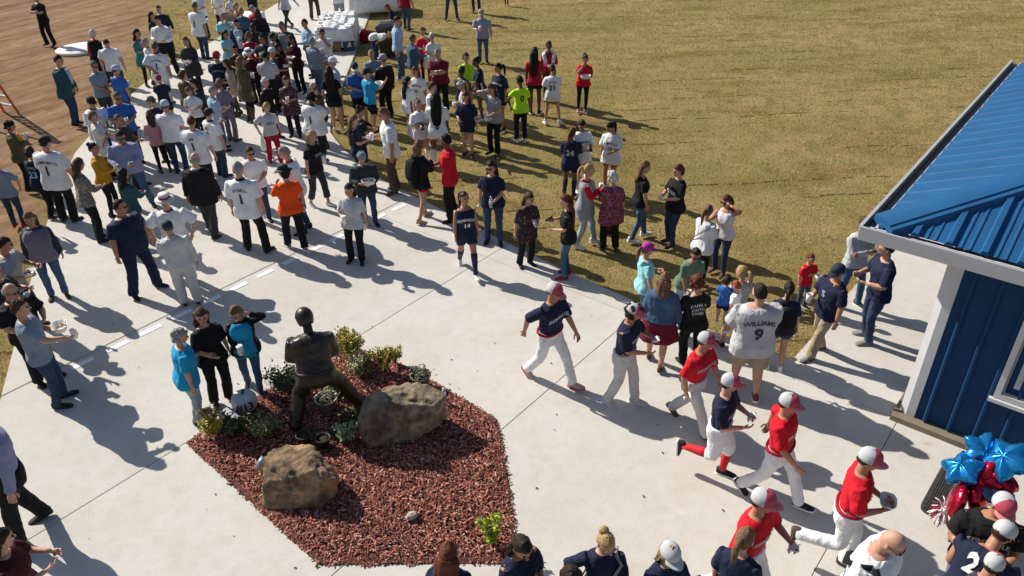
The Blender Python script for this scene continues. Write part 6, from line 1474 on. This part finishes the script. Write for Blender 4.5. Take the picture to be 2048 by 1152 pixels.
person(1.55, 8.59, 1.81, 330, 'm', 't', ('shag', 'dark'), ('tee', 'navy', 0.84, 0.95), ('pants', 'uniform'), ('uniform', 'white'), 'fore,hold,step', 'navy player with one red sleeve holding white napkins', front=[('SEMINOLE', 1.27, 0.078, 'ltgrey')], tuck=1, held=[('napkin', 'L')], cap=('cap', 'ltgrey', 'capred', 'brim'))
person(2.19, 9.47, 1.64, 75, 'f', 'l', ('wavy', 'ltbrown'), ('jacket', 'denim', 0.95), ('skirt', 'maroon', 0.6), 'brown', 'down,down,step', 'person in denim jacket and maroon skirt seen from behind', w=1.25)
person(2.16, 10.51, 1.60, 10, 'f', 'l', ('pony', 'ltbrown'), ('tee', 'aqua'), ('jeans', 'denim'), 'white', 'hold,down,stand', 'person in mint tee and magenta cap', cap=('cap', 'magenta', 'magenta', 'magenta'), w=1.05)
person(2.84, 10.61, 1.61, 285, 'f', 't', ('short', 'dark'), ('tee', 'green'), ('jeans', 'palejean'), ('white', 'white'), 'low,low,step', 'person in green tee and sunglasses leaning forward', glasses=1, lean=18, held=[('cup', 'R')])
person(2.74, 9.46, 1.62, 100, 'f', 'l', ('curly', 'auburn'), ('tee', 'black', 0.78, 1.0), ('pants', 'black'), 'black', 'hold,hold,stand', 'person in black tee with white lines of print on the back', back=[('FAMILY', 1.3, 0.08, 'ltgrey'), ('FAITH', 1.22, 0.08, 'ltgrey'), ('TRIBE', 1.14, 0.08, 'ltgrey')], w=1.1, held=[('cup', 'L')])
person(3.37, 11.78, 1.58, 35, 'f', 'l', ('pony', 'ltbrown'), ('tee', 'white', 0.8, 0.95), ('leggings', 'black'), 'brown', 'reach,hold,stand', 'person in white tee hugging the person in the tank top', w=1.1, bag=[('strap', 'R', 'brown')])
person(3.87, 12.20, 1.60, 225, 'f', 't', ('wavy', 'auburn'), ('tank', 'white'), ('jeans', 'jean'), 'brown', 'head,reach,stand', 'person in white tank top with one arm raised to the head', glasses=1)
person(3.48, 9.81, 1.53, 110, 'f', 'l', ('pony', 'blond'), ('tee', 'ltgrey'), ('shorts', 'white', 0.55), 'black', 'hold,hold,step', 'person in pale grey tee and white shorts carrying a baby')
person(3.24, 9.26, 0.86, 140, 'm', 'l', ('short', 'redhair'), ('tee', 'white'), ('shorts', 'sky', 0.8), 'white', 'down,down,stand', 'baby with bright copper hair held in front of the grey tee', vx=0.012, z=0.75)
person(3.09, 9.36, 0.82, 60, 'f', 'l', ('bob', 'dark'), ('tee', 'royal'), ('shorts', 'navy', 0.7), 'white', 'hold,hold,stand', 'baby in blue and white top carried on the arm', vx=0.012, z=0.82)
person(3.41, 8.76, 1.86, 88, 'm', 'l', ('short', 'dark'), ('jersey', 'ltgrey'), ('shorts', 'khaki', 0.98), ('maroon', 'white'), 'hold,hold,step', 'person in grey WILLIAMS number nine jersey and khaki shorts', back=[('WILLIAMS', 1.3, 0.095, 'navy'), ('9', 1.12, 0.24, 'navy')], w=1.4, belly=0.03)
person(4.00, 9.30, 1.54, 85, 'f', 'l', ('pony', 'dark'), ('tee', 'navy', 0.8, 0.95), ('shorts', 'denim', 0.5), ('white', 'white'), 'hold,down,stand', 'person in navy shirt and denim shorts with a black backpack', bag=[('backpack', 'black', 'black backpack worn by the person in denim shorts')], held=[('bottle', 'L')])
person(4.97, 10.98, 1.04, 295, 'm', 'l', ('short', 'auburn'), ('tee', 'red'), ('jeans', 'denim'), ('charcoal', 'white'), 'hold,down,stand', 'small child in red tee and jeans on the lawn edge', front=[('SHS', 1.2, 0.12, 'ltgrey')], held=[('cup', 'L')])
person(4.78, 9.66, 1.69, 195, 'm', 't', ('short', 'dark'), ('tee', 'navy', 0.82, 0.9), ('pants', 'khaki'), ('shoegrey', 'brown'), 'down,hold,step', 'person in navy tee, navy cap and khaki trousers', cap=('cap', 'navy', 'navy', 'navy'), front=[('S', 1.25, 0.16, 'sky')], w=1.12, held=[('cup', 'R')])
person(5.77, 11.02, 1.71, 280, 'm', 'l', ('short', 'brown'), ('long', 'ltgrey'), ('jeans', 'denim'), ('charcoal', 'white'), 'cross,cross,wide', 'person in pale grey long sleeves with arms folded under the eave')
person(5.73, 10.00, 1.81, 175, 'm', 'l', ('short', 'dark'), ('tee', 'navy', 0.82, 0.9), ('jeans', 'jean'), ('shoegrey', 'grey'), 'hold,hold,stand', 'person in navy tee and jeans beside the blue building', w=1.12)
person(2.44, 8.04, 1.71, 315, 'm', 't', ('short', 'dark'), ('tee', 'red', 0.84, 0.95), ('pants', 'uniform'), 'brown', 'swf,down,walkr', 'red player with white napkin low in one hand', front=[('SEMINOLE', 1.27, 0.078, 'ltgrey')], tuck=1, held=[('napkin', 'R')], cap=('cap', 'ltgrey', 'capred', 'brim'))
person(2.56, 7.13, 1.73, 330, 'm', 'l', ('short', 'dark'), ('tee', 'navy', 0.84, 0.95), ('knick', 'white'), ('black', 'white'), 'hold,hold,run', 'navy player in red socks with one foot kicked up behind', front=[('SEMINOLE', 1.27, 0.078, 'ltgrey')], tuck=1, sock=('red', 1), held=[('napkin', 'L')], cap=('cap', 'ltgrey', 'capred', 'brim'))
person(3.18, 6.69, 1.77, 320, 'm', 't', ('short', 'dark'), ('tee', 'red', 0.84, 0.95), ('pants', 'white'), ('black', 'white'), 'swb,swf,walk', 'red player striding with empty hands', front=[('SEMINOLE', 1.27, 0.078, 'ltgrey')], tuck=1, belt='crimson', cap=('cap', 'ltgrey', 'capred', 'brim'))
person(3.60, 5.68, 1.84, 335, 'm', 't', ('short', 'dark'), ('tee', 'red', 0.84, 0.95), ('pants', 'white'), 'brown', 'hold,hold,run', 'red player holding a white food tray', front=[('SHS', 1.24, 0.13, 'ltgrey')], tuck=1, belt='crimson', held=[('plate', 'L')], cap=('cap', 'ltgrey', 'capred', 'brim'))
person(2.36, 5.19, 1.86, 315, 'm', 't', ('short', 'dark'), ('tee', 'red', 0.84, 0.9), ('pants', 'white'), 'black', 'fore,side,walk', 'red player with a black arm sleeve reaching out sideways', front=[('SEMINOLE', 1.27, 0.078, 'ltgrey')], tuck=1, held=[('napkin', 'L')], cap=('cap', 'ltgrey', 'capred', 'brim'))
person(3.32, 4.71, 1.86, 310, 'm', 'l', ('bald', 'pale'), ('jersey', 'white'), ('pants', 'black'), 'black', 'down,down,stand', 'person in white jersey with sunglasses and broad black strap', glasses=1, w=1.35, belly=0.03, front=[('T  ans', 1.03, 0.15, 'maroon')], bag=[('strap', 'R', 'black', 0.04)], hpitch=25)
person(2.11, 4.74, 1.70, 50, 'f', 'l', ('pony', 'ltbrown'), ('tee', 'navy', 0.8, 0.9), ('jeans', 'jean'), 'white', 'down,down,stand', 'person in navy tee with ponytail at the bottom edge', hpitch=15)
person(1.39, 4.72, 1.68, 285, 'f', 'l', ('long', 'blond'), ('tee', 'navy'), ('jeans', 'jean'), 'white', 'hold,hold,stand', 'person in navy tee and pale grey cap at the bottom edge', cap=('cap', 'ltgrey', 'ltgrey', 'ltgrey'), held=[('napkin', 'L')])
person(0.84, 4.83, 1.70, 275, 'f', 'l', ('bun', 'blond'), ('tee', 'navy', 0.8, 0.9), ('jeans', 'jean'), 'white', 'hold,hip,stand', 'person in navy tee with a grey bag strap at the bottom edge', hpitch=20, bag=[('strap', 'L', 'grey', 0.02)], held=[('lidcup', 'L')])
person(0.47, 4.51, 1.68, 280, 'f', 'l', ('long', 'dark'), ('tee', 'navy'), ('jeans', 'jean'), 'white', 'hold,hold,stand', 'person whose head just shows at the bottom edge')
person(-0.03, 4.83, 1.72, 310, 'f', 't', ('long', 'dark'), ('tee', 'navy', 0.8, 0.9), ('jeans', 'jean'), 'white', 'hold,hold,stand', 'person in navy tee by the corner of the mulch bed', hpitch=22, w=1.1)
person(-0.69, 4.64, 1.70, 80, 'f', 'l', ('vlong', 'auburn'), ('tee', 'navy'), ('jeans', 'jean'), 'white', 'hold,hold,stand', 'person in navy tee with long copper hair at the bottom edge', held=[('cup', 'L')])
person(4.65, 5.05, 1.86, 245, 'm', 't', ('short', 'dark'), ('tee', 'black', 0.8, 0.8), ('pants', 'white'), 'black', 'hold,hold,stand', 'player in black tee and grey red cap beside the balloons', front=[('SEMINOLE', 1.27, 0.078, 'ltgrey')], w=1.15, hpitch=20, cap=('cap', 'ltgrey', 'capred', 'brim'), held=[('cup', 'L')])
person(4.25, 4.58, 1.82, 40, 'm', 't', ('short', 'dark'), ('tee', 'navy', 0.84, 0.3), ('pants', 'white'), 'black', 'hold,down,stand', 'player in navy sleeveless number twenty one jersey', back=[('21', 1.36, 0.22, 'white')], hyaw=-15, cap=('cap', 'ltgrey', 'ltgrey', 'brim'), w=1.15, lean=34, held=[('cup', 'L')])
person(4.37, 4.52, 1.58, 20, 'm', 't', ('short', 'dark'), ('tee', 'charcoal'), ('pants', 'white'), 'black', 'hold,hold,stand', 'player in charcoal tee at the bottom right corner', cap=('cap', 'ltgrey', 'capred', 'brim'))
person(-4.58, 8.45, 1.58, 30, 'f', 'l', ('curly', 'grey'), ('tee', 'turq', 0.8, 0.9), ('jeans', 'palejean'), 'brown', 'hold,down,stand', 'person in turquoise tee and pale jeans by the planting bed', w=1.35, belly=0.03)
person(-4.35, 8.83, 1.65, 315, 'f', 'l', ('wavy', 'brown'), ('tee', 'black', 0.8, 1.0), ('pants', 'black'), 'black', 'down,hold,stand', 'person in black shirt and black trousers by the planting bed', w=1.1)
person(-3.95, 9.10, 1.59, 285, 'f', 'l', ('long', 'ltbrown'), ('cardi', 'black', 0.8), ('jeans', 'denim'), ('charcoal', 'white'), 'head,hold,step', 'person in black cardigan over a bright blue top with cup', inner=('turq', 0.8, 0.75, 0.78), held=[('lidcup', 'R')], hpitch=25)
person(-6.37, 25.17, 1.84, 210, 'm', 't', ('short', 'dark'), ('shirt', 'sky'), ('pants', 'black'), 'black', 'hold,down,stand', 'person in pale blue dress shirt and black trousers near the food table', w=1.15, tuck=1)
person(-5.79, 23.23, 1.73, 50, 'm', 'l', ('short', 'grey'), ('shirt', 'bluegrey'), ('jeans', 'denim'), 'brown', 'hold,hold,stand', 'person in blue grey dress shirt seen from behind near the food table', w=1.22, belly=0.03)
person(-5.63, 24.04, 1.80, 275, 'm', 't', ('short', 'brown'), ('polo', 'white'), ('pants', 'khaki'), 'brown', 'eat,hold,stand', 'person in white polo and sunglasses in front of the food table', glasses=1, w=1.15, held=[('cup', 'R')])
person(-1.94, 18.82, 1.68, 330, 'f', 'l', ('bob', 'brown'), ('jersey', 'white'), ('shorts', 'red'), 'white', 'hold,hold,stand', 'person in white jersey half hidden behind number eight', held=[('cup', 'L')])
person(-8.86, 24.73, 1.66, 330, 'f', 't', ('long', 'dark'), ('tee', 'aqua'), ('leggings', 'black'), 'black', 'hold,hold,stand', 'person in aqua tee squeezed between polo and navy blazer', held=[('bottle', 'L')])
person(-6.40, 23.57, 1.74, 250, 'f', 'd', ('bob', 'black'), ('long', 'blackred'), ('pants', 'black'), 'black', 'hold,hold,stand', 'person in dark wine sweater beside the black blazer', held=[('plate', 'L')])
person(-7.78, 21.54, 1.62, 200, 'f', 'l', ('long', 'brown'), ('tunic', 'beige'), ('leggings', 'brown'), 'brown', 'hold,hold,stand', 'person in beige tunic beside the maroon cap')
person(-7.46, 23.83, 1.70, 260, 'm', 't', ('short', 'dark'), ('tee', 'charcoal'), ('jeans', 'jean'), 'black', 'hold,hold,stand', 'person in charcoal tee next to the crimson sweater', held=[('cup', 'L')])
person(-7.99, 19.71, 1.66, 200, 'f', 'l', ('long', 'dark'), ('jacket', 'charcoal'), ('pants', 'black'), 'black', 'hold,hold,stand', 'person in charcoal jacket between olive jacket and purple grey top', held=[('plate', 'L')])
# ------------------------------------------------------------------ straps, packs and towels worn
for m, nm, colr, root, lb, ct in HELD:
    o = m.build(nm, cloth(colr) if colr in PAL else M_PLASTIC)
    o.location = root.location; o.rotation_euler = root.rotation_euler
    tag(o, lb or (colr + ' shoulder strap worn by ' + short(root['label'], 10)), ct, 'bags and straps worn in the crowd')
# ------------------------------------------------------------------ lettering laid on the finished cloth
bpy.context.view_layer.update()
dg = bpy.context.evaluated_depsgraph_get()
for root, sh, which, txt, z0, size, colr, s, base in LATE:
    ev = sh.evaluated_get(dg)
    sg = 1 if which == 'f' else -1
    m = MB()
    if txt == '*':
        vs_ = np.array([(0, .5, 0), (.42, 0, 0), (0, -.5, 0), (-.42, 0, 0)]) * size; fs_ = [(0, 1, 2, 3)]
        vs_ = np.array([(x_ * size, y_ * size, 0) for x_, y_ in ((0, .5), (.21, .25), (.42, 0), (.21, -.25), (0, -.5), (-.21, -.25), (-.42, 0), (-.21, .25), (0, 0))]); fs_ = [(i, (i + 1) % 8, 8) for i in range(8)]
    else: vs_, fs_ = letters(txt, size, None, size * (.035 if len(txt) < 3 else .02))
    arch = .25 if len(txt) > 4 else 0
    vv = []; ok = True
    for p in vs_:
        yy = sg * p[0]; zz = z0 + p[1] - arch * p[0] * p[0] / max(size * len(txt) * .3, .1)
        org = Vector((base[0] * s + sg * 1.2, yy, zz + (base[2] * s - z0)))
        hit, loc, nor, idx = ev.ray_cast(org, Vector((-sg, 0, 0)), distance=1.6)
        if not hit: loc = Vector((base[0] * s + sg * .02, yy, org.z)); nor = Vector((sg, 0, 0))
        vv.append(loc + nor * .004 + Vector((sg * .007, 0, 0)))
    m.add(vv, fs_)
    m.build('number' if txt.isdigit() else ('emblem' if txt == '*' else 'lettering'), mottled('ink_' + colr, PAL[colr], .7, .03, 8, 0), root, smooth=False)
